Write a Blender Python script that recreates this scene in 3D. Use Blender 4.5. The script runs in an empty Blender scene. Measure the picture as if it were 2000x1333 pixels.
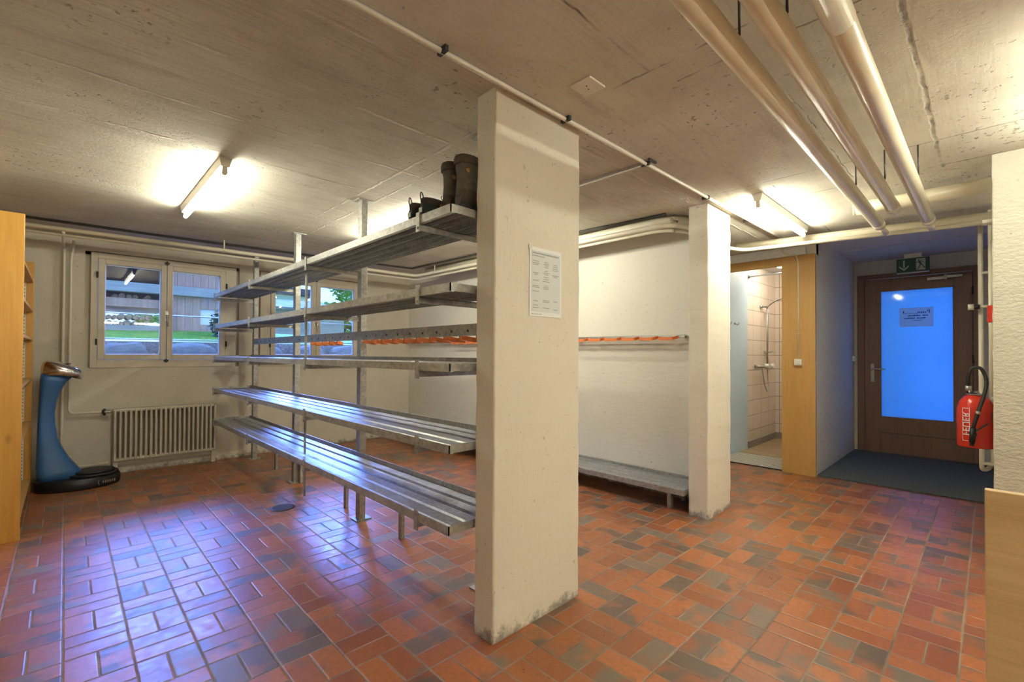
import bpy, bmesh, math, random
from mathutils import Vector, Matrix, noise
random.seed(7)
C = bpy.context.scene.collection
S = bpy.context.scene
PI = math.pi

# ------------------------------------------------------------------ camera
f_px, yaw, pitch, roll, cyp, CAMH = 902.16, .7693, .0117, .0049, 681.78, 1.227
F = Vector((math.sin(yaw), math.cos(yaw), 0)); Rr = Vector((math.cos(yaw), -math.sin(yaw), 0)); U = Vector((0, 0, 1))
F2 = F*math.cos(pitch)+U*math.sin(pitch); U2 = -F*math.sin(pitch)+U*math.cos(pitch)
R3 = Rr*math.cos(roll)+U2*math.sin(roll); U3 = -Rr*math.sin(roll)+U2*math.cos(roll)
cam = bpy.data.cameras.new('camera'); camo = bpy.data.objects.new('camera', cam); C.objects.link(camo)
M4 = Matrix((R3, U3, -F2)).transposed().to_4x4(); M4.translation = Vector((0, 0, CAMH))
camo.matrix_world = M4
cam.sensor_width = 36; cam.lens = f_px/2000*36; cam.shift_y = (cyp-666.5)/2000
cam.clip_start = .02; cam.clip_end = 200
S.camera = camo
# ------------------------------------------------------------------ world, sun, exposure
w = bpy.data.worlds.new('world'); S.world = w; w.use_nodes = True
wn = w.node_tree.nodes; wb = wn['Background']
wb.inputs[0].default_value = (.25, .49, 1.0, 1); wb.inputs[1].default_value = 2.6
sun = bpy.data.lights.new('sky_glow', 'SUN'); sun.energy = 27.0; sun.angle = math.radians(42); sun.color = (.11, .25, 1.0)
suno = bpy.data.objects.new('sky_glow', sun); C.objects.link(suno)
suno.rotation_euler = Vector((-.08, -1, -.50)).to_track_quat('-Z', 'Y').to_euler()
S.view_settings.view_transform = 'Standard'; S.view_settings.look = 'None'
S.view_settings.exposure = 0.45; S.view_settings.gamma = 1.0; S.view_settings.use_curve_mapping = False
TUBE = 120.0
WARM = (1.0, .985, .80)

# ------------------------------------------------------------------ material helpers
class NT:
    def __init__(s, name):
        s.m = bpy.data.materials.new(name); s.m.use_nodes = True
        s.t = s.m.node_tree; s.b = s.t.nodes['Principled BSDF']; s.out = s.t.nodes['Material Output']
    def n(s, ty, **kw):
        x = s.t.nodes.new(ty)
        for k, v in kw.items(): setattr(x, k, v)
        return x
    def l(s, a, b): s.t.links.new(a, b)
    def put(s, sock, v):
        if hasattr(v, 'is_output') or isinstance(v, bpy.types.NodeSocket): s.l(v, sock)
        else: sock.default_value = v
    def math(s, op, a, b=None, c=None, clamp=False):
        x = s.n('ShaderNodeMath', operation=op); x.use_clamp = clamp
        s.put(x.inputs[0], a)
        if b is not None: s.put(x.inputs[1], b)
        if c is not None: s.put(x.inputs[2], c)
        return x.outputs[0]
    def mix(s, f, a, b):
        x = s.n('ShaderNodeMix', data_type='RGBA'); s.put(x.inputs[0], f)
        s.put(x.inputs[6], a if not isinstance(a, tuple) else a); s.put(x.inputs[7], b)
        return x.outputs[2]
    def mixf(s, f, a, b):
        x = s.n('ShaderNodeMix', data_type='FLOAT'); s.put(x.inputs[0], f); s.put(x.inputs[2], a); s.put(x.inputs[3], b)
        return x.outputs[0]
    def pos(s):
        return s.n('ShaderNodeNewGeometry').outputs['Position']
    def obj(s):
        return s.n('ShaderNodeTexCoord').outputs['Object']
    def mapping(s, v, scale=(1, 1, 1), loc=(0, 0, 0)):
        x = s.n('ShaderNodeMapping'); s.l(v, x.inputs[0]); x.inputs['Scale'].default_value = scale; x.inputs['Location'].default_value = loc
        return x.outputs[0]
    def noise(s, v, scale, detail=4, rough=.55, dist=0):
        x = s.n('ShaderNodeTexNoise'); s.l(v, x.inputs['Vector']); x.inputs['Scale'].default_value = scale
        x.inputs['Detail'].default_value = detail; x.inputs['Roughness'].default_value = rough; x.inputs['Distortion'].default_value = dist
        return x.outputs['Fac']
    def ramp(s, f, a, b, c0=0., c1=1.):
        x = s.n('ShaderNodeMapRange'); s.put(x.inputs[0], f); x.inputs[1].default_value = a; x.inputs[2].default_value = b
        x.inputs[3].default_value = c0; x.inputs[4].default_value = c1
        return x.outputs[0]
    def bump(s, h, strength=.3, dist=.01):
        x = s.n('ShaderNodeBump'); s.put(x.inputs['Height'], h); x.inputs['Strength'].default_value = strength; x.inputs['Distance'].default_value = dist
        s.l(x.outputs[0], s.b.inputs['Normal'])
    def col(s, v): s.put(s.b.inputs['Base Color'], v)
    def rough(s, v): s.put(s.b.inputs['Roughness'], v)

def c4(c): return (c[0], c[1], c[2], 1)
def simple(name, col, rough=.5, metal=0., var=.12, scale=30, bump=.1, bd=.002, spec=.5):
    k = NT(name); p = k.obj(); n = k.noise(p, scale, 4)
    k.col(k.mix(k.ramp(n, .3, .7), c4([x*(1-var) for x in col]), c4([min(1, x*(1+var)) for x in col])))
    k.rough(k.ramp(n, .2, .8, max(.02, rough-.08), min(1, rough+.08))); k.b.inputs['Metallic'].default_value = metal
    k.b.inputs['Specular IOR Level'].default_value = spec
    if bump: k.bump(n, bump, bd)
    return k.m

def plaster(name, base, dirt, stretch=(1, 1, 1), bscale=18, bstr=.5, bd=.006, blotch=.35, rough=.75, low_dirt=False):
    k = NT(name); p = k.pos()
    n1 = k.noise(k.mapping(p, stretch), bscale, 6, .6); n2 = k.noise(p, 1.7, 5, .6); n3 = k.noise(p, 90, 3, .6)
    spots = k.ramp(k.noise(p, 38, 2, .5), .70, .76)
    f = k.math('MULTIPLY', k.ramp(n2, .38, .72), blotch)
    c = k.mix(f, c4(base), c4(dirt))
    c = k.mix(k.math('MULTIPLY', spots, .5), c, c4([x*.5 for x in dirt]))
    if low_dirt:
        sep = k.n('ShaderNodeSeparateXYZ'); k.l(p, sep.inputs[0])
        lz = k.math('ADD', sep.outputs[2], k.math('MULTIPLY', k.noise(p, 14, 5, .7), .22))
        d = k.ramp(lz, .11, .155, 1, 0)
        c = k.mix(k.math('MULTIPLY', d, .75), c, (.13, .11, .09, 1))
    k.col(c); k.rough(rough)
    h = k.math('ADD', n1, k.math('MULTIPLY', n3, .25))
    k.bump(h, bstr, bd)
    return k.m

# ---- floor: basket weave clinker
def floor_mat():
    k = NT('clinker_floor'); p = k.pos(); sep = k.n('ShaderNodeSeparateXYZ'); k.l(p, sep.inputs[0])
    s = .2053
    wob = k.noise(p, 9, 2); 
    u = k.math('DIVIDE', k.math('SUBTRACT', sep.outputs[0], 1.034), s); v = k.math('DIVIDE', k.math('SUBTRACT', sep.outputs[1], 2.551), s)
    w1 = k.math('MULTIPLY', k.math('SUBTRACT', wob, .5), .022)
    u = k.math('ADD', u, w1); v = k.math('ADD', v, w1)
    i = k.math('FLOOR', u); j = k.math('FLOOR', v); fu = k.math('SUBTRACT', u, i); fv = k.math('SUBTRACT', v, j)
    par = k.math('FLOORED_MODULO', k.math('ADD', i, j), 2.0)      # 1 -> tiles long in X
    d = k.mixf(par, fu, fv)
    half = k.math('FLOOR', k.math('MULTIPLY', d, 2))
    e = k.math('MINIMUM', k.math('MINIMUM', fu, k.math('SUBTRACT', 1, fu)), k.math('MINIMUM', fv, k.math('SUBTRACT', 1, fv)))
    e = k.math('MINIMUM', e, k.math('ABSOLUTE', k.math('SUBTRACT', d, .5)))
    e = k.math('MULTIPLY', e, s)
    cmb = k.n('ShaderNodeCombineXYZ'); k.l(i, cmb.inputs[0]); k.l(j, cmb.inputs[1]); k.l(half, cmb.inputs[2])
    wnz = k.n('ShaderNodeTexWhiteNoise', noise_dimensions='3D'); k.l(cmb.outputs[0], wnz.inputs['Vector'])
    r = wnz.outputs['Value']
    cs = k.n('ShaderNodeSeparateColor'); k.l(wnz.outputs['Color'], cs.inputs[0])
    r2 = cs.outputs[1]
    # per tile shift of the noise so that the dark flashing differs tile by tile
    off = k.n('ShaderNodeVectorMath', operation='SCALE'); k.l(wnz.outputs['Color'], off.inputs[0]); off.inputs['Scale'].default_value = 17
    pv = k.n('ShaderNodeVectorMath', operation='ADD'); k.l(p, pv.inputs[0]); k.l(off.outputs[0], pv.inputs[1])
    flash = k.noise(pv.outputs[0], 6.5, 2, .5)
    big = k.noise(p, .8, 3)
    f1 = k.ramp(k.math('ADD', flash, k.math('MULTIPLY', k.math('SUBTRACT', r, .5), .42)), .54, .68)
    clay = k.mix(r2, (.27, .080, .026, 1), (.46, .155, .045, 1))
    clay = k.mix(k.ramp(k.noise(p, 45, 4), .35, .75, 0, .35), clay, (.13, .045, .022, 1))
    dark = k.mix(cs.outputs[2], (.085, .065, .050, 1), (.19, .155, .11, 1))
    tile = k.mix(k.math('MULTIPLY', f1, .88), clay, dark)
    # grout tone varies in random patches
    gn = k.noise(p, 5, 3)
    grout = k.mix(k.ramp(gn, .35, .7), (.30, .235, .165, 1), (.12, .09, .065, 1))
    g = k.ramp(e, .0022, .0042, 1, 0)
    k.col(k.mix(g, tile, grout))
    rg = k.math('ADD', k.ramp(k.noise(p, 22, 4), .3, .7, .26, .42), k.math('MULTIPLY', r, .08))
    k.rough(k.mixf(g, rg, .75))
    k.b.inputs['Specular IOR Level'].default_value = .62
    h = k.math('ADD', k.math('MULTIPLY', k.ramp(e, .0015, .007, 0, 1), 1.0), k.math('MULTIPLY', k.noise(p, 60, 3), .30))
    h = k.math('ADD', h, k.math('MULTIPLY', k.noise(pv.outputs[0], 9, 2), .8))
    k.bump(h, .30, .004)
    return k.m

# ---- ceiling: board-marked painted concrete with formwork joints
def ceiling_mat():
    k = NT('board_marked_ceiling'); p = k.pos(); sep = k.n('ShaderNodeSeparateXYZ'); k.l(p, sep.inputs[0])
    x, y = sep.outputs[0], sep.outputs[1]
    n = k.noise(p, 7, 4, .65); wob = k.math('MULTIPLY', k.math('SUBTRACT', n, .5), .035)
    yy = k.math('ADD', y, wob); xx = k.math('ADD', x, wob)
    def line(c, at, wd, lo=None, hi=None, along=None):
        d = k.math('ABSOLUTE', k.math('SUBTRACT', c, at)); m = k.ramp(d, wd*.3, wd, 1, 0)
        if lo is not None:
            m = k.math('MULTIPLY', m, k.math('GREATER_THAN', along, lo)); m = k.math('MULTIPLY', m, k.math('LESS_THAN', along, hi))
        return m
    ridge = None
    for q in (1.565, 2.03, 2.55, 3.04, 3.62, 4.12, 4.66, 5.2):
        a = line(yy, q, .013, -1, 9, x)
        ridge = a if ridge is None else k.math('MAXIMUM', ridge, a)
    ridge = k.math('MAXIMUM', ridge, line(xx, 1.50, .013, 1.6, 7, y))
    ridge = k.math('MAXIMUM', ridge, line(xx, 1.66, .010, 1.6, 7, y))
    crack = line(yy, .95, .008, -1, 1.68, x)
    for a in (line(yy, .70, .006, .4, 1.68, x), line(xx, 1.68, .008, -.6, 1.3, y), line(xx, 1.82, .008, .1, .9, y), line(yy, .19, .011, 1.2, 3.8, x), line(xx, 3.3, .006, -.6, 1.3, y),
              line(xx, 3.75, .008, -.6, 1.5, y), line(yy, 1.0, .007, 3.4, 5.4, x), line(yy, .60, .005, 2.2, 3.6, x)):
        crack = k.math('MAXIMUM', crack, a)
    brk = k.ramp(k.noise(p, 6.5, 3), .40, .62)
    crack = k.math('MULTIPLY', crack, brk)
    board = k.noise(k.mapping(p, (1.0, 26, 1)), 3.0, 5, .65)
    board = k.mixf(k.ramp(y, 1.35, 1.5, .35, .85), .45, board)
    fine = k.noise(p, 55, 4, .6); pit = k.ramp(k.noise(p, 34, 3, .6), .62, .67)
    pitm = k.math('MULTIPLY', pit, k.ramp(k.noise(p, 1.6, 2), .45, .65))
    blot = k.ramp(k.noise(p, 1.3, 6, .65), .36, .64)
    c = k.mix(k.math('MULTIPLY', blot, .85), (.63, .59, .50, 1), (.46, .41, .33, 1))
    c = k.mix(k.math('MULTIPLY', k.ramp(board, .45, .66), .42), c, (.32, .265, .20, 1))
    c = k.mix(k.math('MULTIPLY', ridge, k.math('MULTIPLY', brk, .55)), c, (.60, .54, .45, 1))
    c = k.mix(k.math('MULTIPLY', crack, .85), c, (.10, .085, .07, 1))
    stain = k.math('MULTIPLY', k.ramp(k.noise(k.mapping(p, (.5, 3.2, 1)), 2.6, 7, .72), .56, .70), .45)
    c = k.mix(stain, c, (.27, .22, .16, 1))
    c = k.mix(k.math('MULTIPLY', pitm, .75), c, (.13, .105, .08, 1))
    k.col(c); k.rough(.8)
    h = k.math('ADD', k.math('MULTIPLY', board, .5), k.math('MULTIPLY', fine, .35))
    h = k.math('SUBTRACT', k.math('SUBTRACT', h, k.math('MULTIPLY', ridge, k.math('MULTIPLY', brk, 1.2))), k.math('MULTIPLY', crack, -.6))
    h = k.math('ADD', h, k.math('MULTIPLY', pitm, .7))
    k.bump(k.math('MULTIPLY', h, -1), .55, .008)
    return k.m

def galv_mat(name='galvanised_steel', col=(.40, .39, .36), metal=.55, rough=.42):
    k = NT(name); p = k.pos()
    v = k.n('ShaderNodeTexVoronoi'); k.l(p, v.inputs['Vector']); v.inputs['Scale'].default_value = 55
    cs = k.n('ShaderNodeSeparateColor'); k.l(v.outputs['Color'], cs.inputs[0])
    n = k.noise(k.mapping(p, (1, .35, 1)), 14, 5, .65)
    f = k.math('ADD', k.math('MULTIPLY', cs.outputs[0], .45), k.math('MULTIPLY', k.ramp(n, .3, .7), .55))
    c = k.mix(f, c4([x*.62 for x in col]), c4([x*1.35 for x in col]))
    c = k.mix(k.ramp(k.noise(p, 5, 4), .55, .75, 0, .35), c, (.20, .17, .13, 1))
    k.col(c); k.b.inputs['Metallic'].default_value = metal
    k.rough(k.ramp(n, .3, .7, rough-.08, rough+.14)); k.bump(n, .12, .002)
    return k.m

def wood_mat(name, a, b, axis='z', scale=6, knots=True, rough=.45, ring=9):
    k = NT(name); p = k.obj()
    st = {'z': (1, 1, .06), 'y': (1, .06, 1), 'x': (.06, 1, 1)}[axis]
    g = k.noise(k.mapping(p, st), scale*ring, 4, .6, .6); g2 = k.noise(k.mapping(p, st), scale*1.5, 3)
    c = k.mix(k.ramp(k.math('ADD', k.math('MULTIPLY', g, .5), k.math('MULTIPLY', g2, .5)), .36, .66), c4(a), c4(b))
    if knots:
        st2 = {'z': (2.1, 2.1, .9), 'y': (2.1, .9, 2.1), 'x': (.9, 2.1, 2.1)}[axis]
        v = k.n('ShaderNodeTexVoronoi'); k.l(k.mapping(p, st2, (.37, .11, .23)), v.inputs['Vector']); v.inputs['Scale'].default_value = 2.6
        kk = k.ramp(v.outputs['Distance'], .06, .13, 1, 0)
        c = k.mix(k.math('MULTIPLY', kk, .75), c, c4([x*.30 for x in b]))
    k.col(c); k.rough(rough); k.bump(g, .12, .002)
    return k.m

def emis(name, col, st):
    k = NT(name); k.col((1, 1, 1, 1)); k.b.inputs['Emission Color'].default_value = c4(col); k.b.inputs['Emission Strength'].default_value = st
    n = k.noise(k.obj(), 3, 1); k.rough(k.ramp(n, 0, 1, .3, .4))
    return k.m

def tile_mat():
    k = NT('shower_tiles'); p = k.pos(); sep = k.n('ShaderNodeSeparateXYZ'); k.l(p, sep.inputs[0])
    geo = k.n('ShaderNodeNewGeometry'); sn = k.n('ShaderNodeSeparateXYZ'); k.l(geo.outputs['Normal'], sn.inputs[0])
    isx = k.math('GREATER_THAN', k.math('ABSOLUTE', sn.outputs[0]), .7)
    h = k.mixf(isx, sep.outputs[0], sep.outputs[1])
    def grid(c, o, s):
        q = k.math('DIVIDE', k.math('SUBTRACT', c, o), s); fr = k.math('FRACT', q)
        return k.math('MULTIPLY', k.math('MINIMUM', fr, k.math('SUBTRACT', 1, fr)), s)
    e = k.math('MINIMUM', grid(h, .04, .30), grid(sep.outputs[2], .03, .2))
    g = k.ramp(e, .003, .0065, 1, 0)
    base = k.mix(k.noise(p, 2, 2), (.80, .70, .60, 1), (.86, .78, .68, 1))
    k.col(k.mix(g, base, (.40, .31, .25, 1))); k.rough(k.mixf(g, .16, .7)); k.bump(k.ramp(e, .002, .008), .2, .003)
    return k.m

MAT = {}
MAT['floor'] = floor_mat(); MAT['ceil'] = ceiling_mat(); MAT['galv'] = galv_mat(); MAT['tiles'] = tile_mat()
MAT['galvL'] = galv_mat('galvanised_bench', (.40, .405, .40), .55, .36)
MAT['wall'] = plaster('cream_wall_paint', (.67, .62, .52), (.50, .44, .34), bscale=16, bstr=.30, bd=.006, blotch=.4, low_dirt=True)
MAT['wallside'] = plaster('brushed_white_wall', (.74, .71, .63), (.60, .56, .48), stretch=(1, .5, 1.4), bscale=22, bstr=.45, bd=.007, blotch=.3, low_dirt=True)
MAT['pillar'] = plaster('pillar_paint', (.75, .70, .60), (.64, .57, .46), stretch=(1, 1, .22), bscale=42, bstr=.45, bd=.006, blotch=.35, low_dirt=True)
MAT['rough'] = plaster('rough_white_plaster', (.82, .80, .74), (.70, .67, .60), bscale=30, bstr=1.0, bd=.02, blotch=.3)
MAT['rwall'] = plaster('coarse_cream_plaster', (.56, .53, .44), (.45, .41, .33), stretch=(1, 1, 2), bscale=30, bstr=.8, bd=.012, blotch=.4)
MAT['panelceil'] = plaster('alcove_ceiling_board', (.66, .66, .66), (.56, .56, .57), bstr=.1, bscale=50)
MAT['concrete'] = plaster('outer_concrete', (.42, .41, .38), (.3, .29, .26), bstr=.5)
MAT['blue'] = simple('pale_blue_paint', (.56, .72, .84), .5, var=.04, scale=4)
MAT['yellowboard'] = wood_mat('varnished_fibreboard', (.50, .285, .085), (.58, .35, .125), 'z', 3, False, .42, 20)
MAT['pine'] = wood_mat('varnished_pine', (.66, .36, .075), (.52, .25, .045), 'z', 4, True, .35)
MAT['pineflat'] = wood_mat('pine_shelf_board', (.60, .36, .12), (.50, .27, .07), 'y', 4, False, .4)
MAT['oldwood'] = wood_mat('worn_plywood', (.72, .53, .29), (.56, .38, .18), 'y', 5, True, .6)
MAT['doorwood'] = wood_mat('brown_door_wood', (.27, .155, .10), (.20, .11, .07), 'z', 5, False, .42, 12)
MAT['winframe'] = simple('cream_window_paint', (.66, .59, .46), .5, var=.05, scale=8)
MAT['pipe'] = simple('cream_pipe_paint', (.70, .62, .46), .34, var=.07, scale=7, bump=.15)
MAT['pipew'] = simple('white_pipe_paint', (.72, .66, .53), .36, var=.05, scale=9)
MAT['pvc'] = simple('pale_plastic', (.66, .60, .50), .4, var=.05)
MAT['white'] = simple('white_enamel', (.78, .76, .70), .35, var=.03)
MAT['boxwhite'] = simple('cool_white_paint', (.84, .88, .93), .5, var=.03)
MAT['rad'] = simple('radiator_enamel', (.60, .545, .43), .38, var=.05, scale=12)
MAT['chrome'] = simple('chrome', (.75, .75, .76), .10, 1.0, var=.03, scale=5, bump=0)
MAT['steel'] = simple('brushed_steel', (.45, .44, .42), .32, .9, var=.08)
MAT['dark'] = simple('dark_metal', (.045, .042, .038), .5, .2, var=.2)
MAT['black'] = simple('black_plastic', (.010, .010, .011), .38, 0, var=.2, bump=0)
MAT['rubber'] = simple('black_rubber', (.012, .012, .012), .55, 0, var=.2)
MAT['bluebody'] = simple('blue_lacquer', (.03, .115, .30), .38, 0, var=.08, scale=6, bump=.03)
MAT['orange'] = simple('orange_plastic', (.72, .20, .05), .42, 0, var=.06)
MAT['red'] = simple('red_lacquer', (.62, .035, .018), .22, 0, var=.05)
MAT['mat'] = simple('grey_entrance_mat', (.10, .11, .125), .95, 0, var=.6, scale=120, bump=.9, bd=.01, spec=.1)
MAT['paper'] = simple('white_paper', (.82, .84, .84), .6, 0, var=.015, scale=5, bump=0)
MAT['paperp'] = simple('printed_grey_paper', (.66, .70, .70), .6, 0, var=.015, scale=5, bump=0)
MAT['ink'] = simple('grey_ink', (.38, .40, .41), .7, 0, var=.1, bump=0)
MAT['inkd'] = simple('dark_ink', (.06, .07, .12), .7, 0, var=.1, bump=0)
MAT['green'] = simple('exit_green', (.015, .085, .05), .35, 0, var=.1, bump=0)
MAT['signw'] = simple('sign_white', (.55, .60, .52), .5, 0, var=.05, bump=0)
MAT['leather'] = simple('dark_brown_suede', (.065, .048, .034), .75, 0, var=.35, scale=25, bump=.4)
MAT['leatherg'] = simple('olive_grey_fabric', (.085, .075, .055), .8, 0, var=.35, scale=30, bump=.4)
MAT['suede'] = simple('tan_brown_suede', (.34, .17, .065), .8, 0, var=.25, scale=25, bump=.4)
MAT['dgreen'] = simple('dark_green_fabric', (.022, .030, .024), .8, 0, var=.3, scale=30, bump=.4)
MAT['tube'] = emis('fluorescent_tube', WARM, TUBE)
MAT['tubew'] = emis('shower_lamp_glass', (1, .90, .74), 38)
MAT['stone'] = plaster('garden_stone', (.24, .24, .23), (.13, .13, .13), bscale=9, bstr=.9, bd=.05, blotch=.9, rough=.9)
MAT['grass'] = simple('grass', (.13, .30, .035), .9, 0, var=.5, scale=22, bump=.8, bd=.03)
MAT['soil'] = simple('gravel', (.24, .22, .2), .9, 0, var=.4, scale=40, bump=.6, bd=.02)
MAT['plank'] = wood_mat('weathered_red_planks', (.62, .36, .27), (.42, .25, .19), 'z', 3, False, .8)
MAT['plankg'] = wood_mat('grey_barn_wood', (.46, .43, .40), (.28, .27, .26), 'x', 3, False, .8)
MAT['barkend'] = simple('firewood', (.45, .33, .22), .85, 0, var=.4, scale=18)
MAT['slate'] = simple('dark_roof', (.035, .05, .08), .7, 0, var=.2)
MAT['housewall'] = simple('white_house_render', (.80, .78, .74), .8, 0, var=.03)
MAT['leaf'] = simple('tree_leaf', (.14, .27, .05), .6, 0, var=.5, scale=3)
MAT['conifer'] = simple('blue_green_needles', (.05, .14, .11), .7, 0, var=.5, scale=3)
MAT['bark'] = simple('bark', (.12, .085, .06), .9, 0, var=.3, scale=20)
MAT['slat'] = simple('white_plastic_slats', (.72, .70, .64), .5, 0, var=.05)
MAT['showfloor'] = plaster('shower_floor', (.46, .34, .20), (.30, .20, .12), bscale=12, bstr=.2, blotch=.8, rough=.5)
MAT['grit'] = simple('grey_skirting', (.30, .28, .24), .7)

def glass_mat():
    k = NT('window_glass'); t = k.n('ShaderNodeBsdfTransparent'); g = k.n('ShaderNodeBsdfGlossy'); g.inputs['Roughness'].default_value = .015
    fr = k.n('ShaderNodeFresnel'); fr.inputs['IOR'].default_value = 1.6
    nz = k.noise(k.obj(), 2, 1); bp = k.n('ShaderNodeBump'); k.l(nz, bp.inputs['Height']); bp.inputs['Strength'].default_value = .002; k.l(bp.outputs[0], g.inputs['Normal'])
    mx = k.n('ShaderNodeMixShader'); k.l(fr.outputs[0], mx.inputs[0]); k.l(t.outputs[0], mx.inputs[1]); k.l(g.outputs[0], mx.inputs[2]); k.l(mx.outputs[0], k.out.inputs[0])
    return k.m
def frost_mat():
    k = NT('frosted_glass'); t = k.n('ShaderNodeBsdfTranslucent'); t.inputs[0].default_value = (.3, .6, .95, 1)
    g = k.n('ShaderNodeBsdfGlossy'); g.inputs['Roughness'].default_value = .06; g.inputs[0].default_value = (.9, .9, .9, 1)
    n = k.noise(k.obj(), 2.2, 2); t2 = k.mix(n, (.27, .48, .66, 1), (.33, .56, .74, 1)); k.l(t2, t.inputs[0])
    mx = k.n('ShaderNodeMixShader'); fr = k.n('ShaderNodeFresnel'); fr.inputs['IOR'].default_value = 1.45
    k.l(fr.outputs[0], mx.inputs[0]); k.l(t.outputs[0], mx.inputs[1]); k.l(g.outputs[0], mx.inputs[2]); k.l(mx.outputs[0], k.out.inputs[0])
    return k.m
def thinpaper():
    k = NT('backlit_paper'); t = k.n('ShaderNodeBsdfTranslucent'); t.inputs[0].default_value = (.95, .93, .90, 1)
    n = k.noise(k.obj(), 8, 2); k.col(k.mix(n, (.85, .87, .88, 1), (.9, .9, .9, 1)))
    mx = k.n('ShaderNodeMixShader'); mx.inputs[0].default_value = .72; k.l(k.b.outputs[0], mx.inputs[1]); k.l(t.outputs[0], mx.inputs[2]); k.l(mx.outputs[0], k.out.inputs[0]); return k.m
MAT['thinpaper'] = thinpaper()
MAT['glass'] = glass_mat(); MAT['frost'] = frost_mat()

# ------------------------------------------------------------------ mesh builder
def frame_for(d):
    d = Vector(d).normalized(); a = Vector((0, 0, 1)) if abs(d.z) < .9 else Vector((1, 0, 0))
    x = d.cross(a).normalized(); return x, d.cross(x).normalized()
class MB:
    def __init__(s): s.v = []; s.f = []; s.mi = []; s.sm = []
    def add(s, vs, fs, mi=0, sm=False):
        o = len(s.v); s.v += [Vector(x) for x in vs]
        for f in fs: s.f.append([i+o for i in f]); s.mi.append(mi); s.sm.append(sm)
        return s
    def box(s, x0, x1, y0, y1, z0, z1, mi=0):
        vs = [(x, y, z) for x in (x0, x1) for y in (y0, y1) for z in (z0, z1)]
        return s.add(vs, [(0, 1, 3, 2), (4, 6, 7, 5), (0, 4, 5, 1), (2, 3, 7, 6), (0, 2, 6, 4), (1, 5, 7, 3)], mi)
    def obox(s, c, ax, ay, az, hx, hy, hz, mi=0):
        c = Vector(c); vs = [c+ax*(hx*i)+ay*(hy*j)+az*(hz*k) for i in (-1, 1) for j in (-1, 1) for k in (-1, 1)]
        return s.add(vs, [(0, 1, 3, 2), (4, 6, 7, 5), (0, 4, 5, 1), (2, 3, 7, 6), (0, 2, 6, 4), (1, 5, 7, 3)], mi)
    def bar(s, p0, p1, w, h, mi=0):
        p0, p1 = Vector(p0), Vector(p1); d = (p1-p0); L = d.length; d.normalize(); x, y = frame_for(d)
        return s.obox((p0+p1)/2, d, x, y, L/2, w/2, h/2, mi)
    def prism(s, poly, axis, a0, a1, mi=0, sm=False):
        n = len(poly)
        def P(q, a):
            return {'x': (a, q[0], q[1]), 'y': (q[0], a, q[1]), 'z': (q[0], q[1], a)}[axis]
        vs = [P(q, a0) for q in poly]+[P(q, a1) for q in poly]
        s.add(vs, [tuple(range(n)), tuple(range(2*n-1, n-1, -1))], mi)
        o = len(s.v)-2*n
        for i in range(n): s.f.append([o+i, o+(i+1) % n, o+n+(i+1) % n, o+n+i]); s.mi.append(mi); s.sm.append(sm)
        return s
    def loft(s, rings, mi=0, cap=True, sm=True, closed=True):
        n = len(rings[0]); o = len(s.v)
        for r in rings: s.v += [Vector(q) for q in r]
        for a in range(len(rings)-1):
            for i in range(n if closed else n-1):
                j = (i+1) % n
                s.f.append([o+a*n+i, o+a*n+j, o+(a+1)*n+j, o+(a+1)*n+i]); s.mi.append(mi); s.sm.append(sm)
        if cap:
            s.f.append([o+i for i in range(n)][::-1]); s.mi.append(mi); s.sm.append(False)
            e = o+(len(rings)-1)*n; s.f.append([e+i for i in range(n)]); s.mi.append(mi); s.sm.append(False)
        return s
    def tube(s, path, r, seg=12, mi=0, cap=True):
        path = [Vector(p) for p in path]; rings = []; x = None
        for i, p in enumerate(path):
            d = (path[min(i+1, len(path)-1)]-path[max(i-1, 0)]).normalized()
            if x is None: x, _ = frame_for(d)
            x = (x-d*x.dot(d)).normalized(); y = d.cross(x)
            rr = r[i] if isinstance(r, (list, tuple)) else r
            rings.append([p+x*(rr*math.cos(2*PI*k/seg))+y*(rr*math.sin(2*PI*k/seg)) for k in range(seg)])
        return s.loft(rings, mi, cap)
    def cyl(s, p0, p1, r, seg=16, mi=0): return s.tube([p0, p1], r, seg, mi)
    def lathe(s, prof, c=(0, 0, 0), seg=28, mi=0):
        rings = [[(c[0]+max(r, .0004)*math.cos(2*PI*k/seg), c[1]+max(r, .0004)*math.sin(2*PI*k/seg), c[2]+z) for k in range(seg)] for r, z in prof]
        return s.loft(rings, mi)
def smoothpath(pts, n=8):
    pts = [Vector(p) for p in pts]; out = []
    P = [pts[0]*2-pts[1]]+pts+[pts[-1]*2-pts[-2]]
    for i in range(1, len(P)-2):
        for k in range(n):
            t = k/n; a, b, c, d = P[i-1], P[i], P[i+1], P[i+2]
            out.append(.5*((2*b)+(c-a)*t+(2*a-5*b+4*c-d)*t*t+(3*b-a-3*c+d)*t**3))
    out.append(pts[-1]); return out
def bend(pts, r=.05, n=6):
    """polyline with rounded corners"""
    pts = [Vector(p) for p in pts]; out = [pts[0]]
    for i in range(1, len(pts)-1):
        a, b, c = pts[i-1], pts[i], pts[i+1]; d1 = (a-b).normalized(); d2 = (c-b).normalized()
        p, q = b+d1*r, b+d2*r
        for k in range(n+1):
            t = k/n; out.append(p*(1-t)**2+b*2*t*(1-t)+q*t*t)
    out.append(pts[-1]); return out

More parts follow.
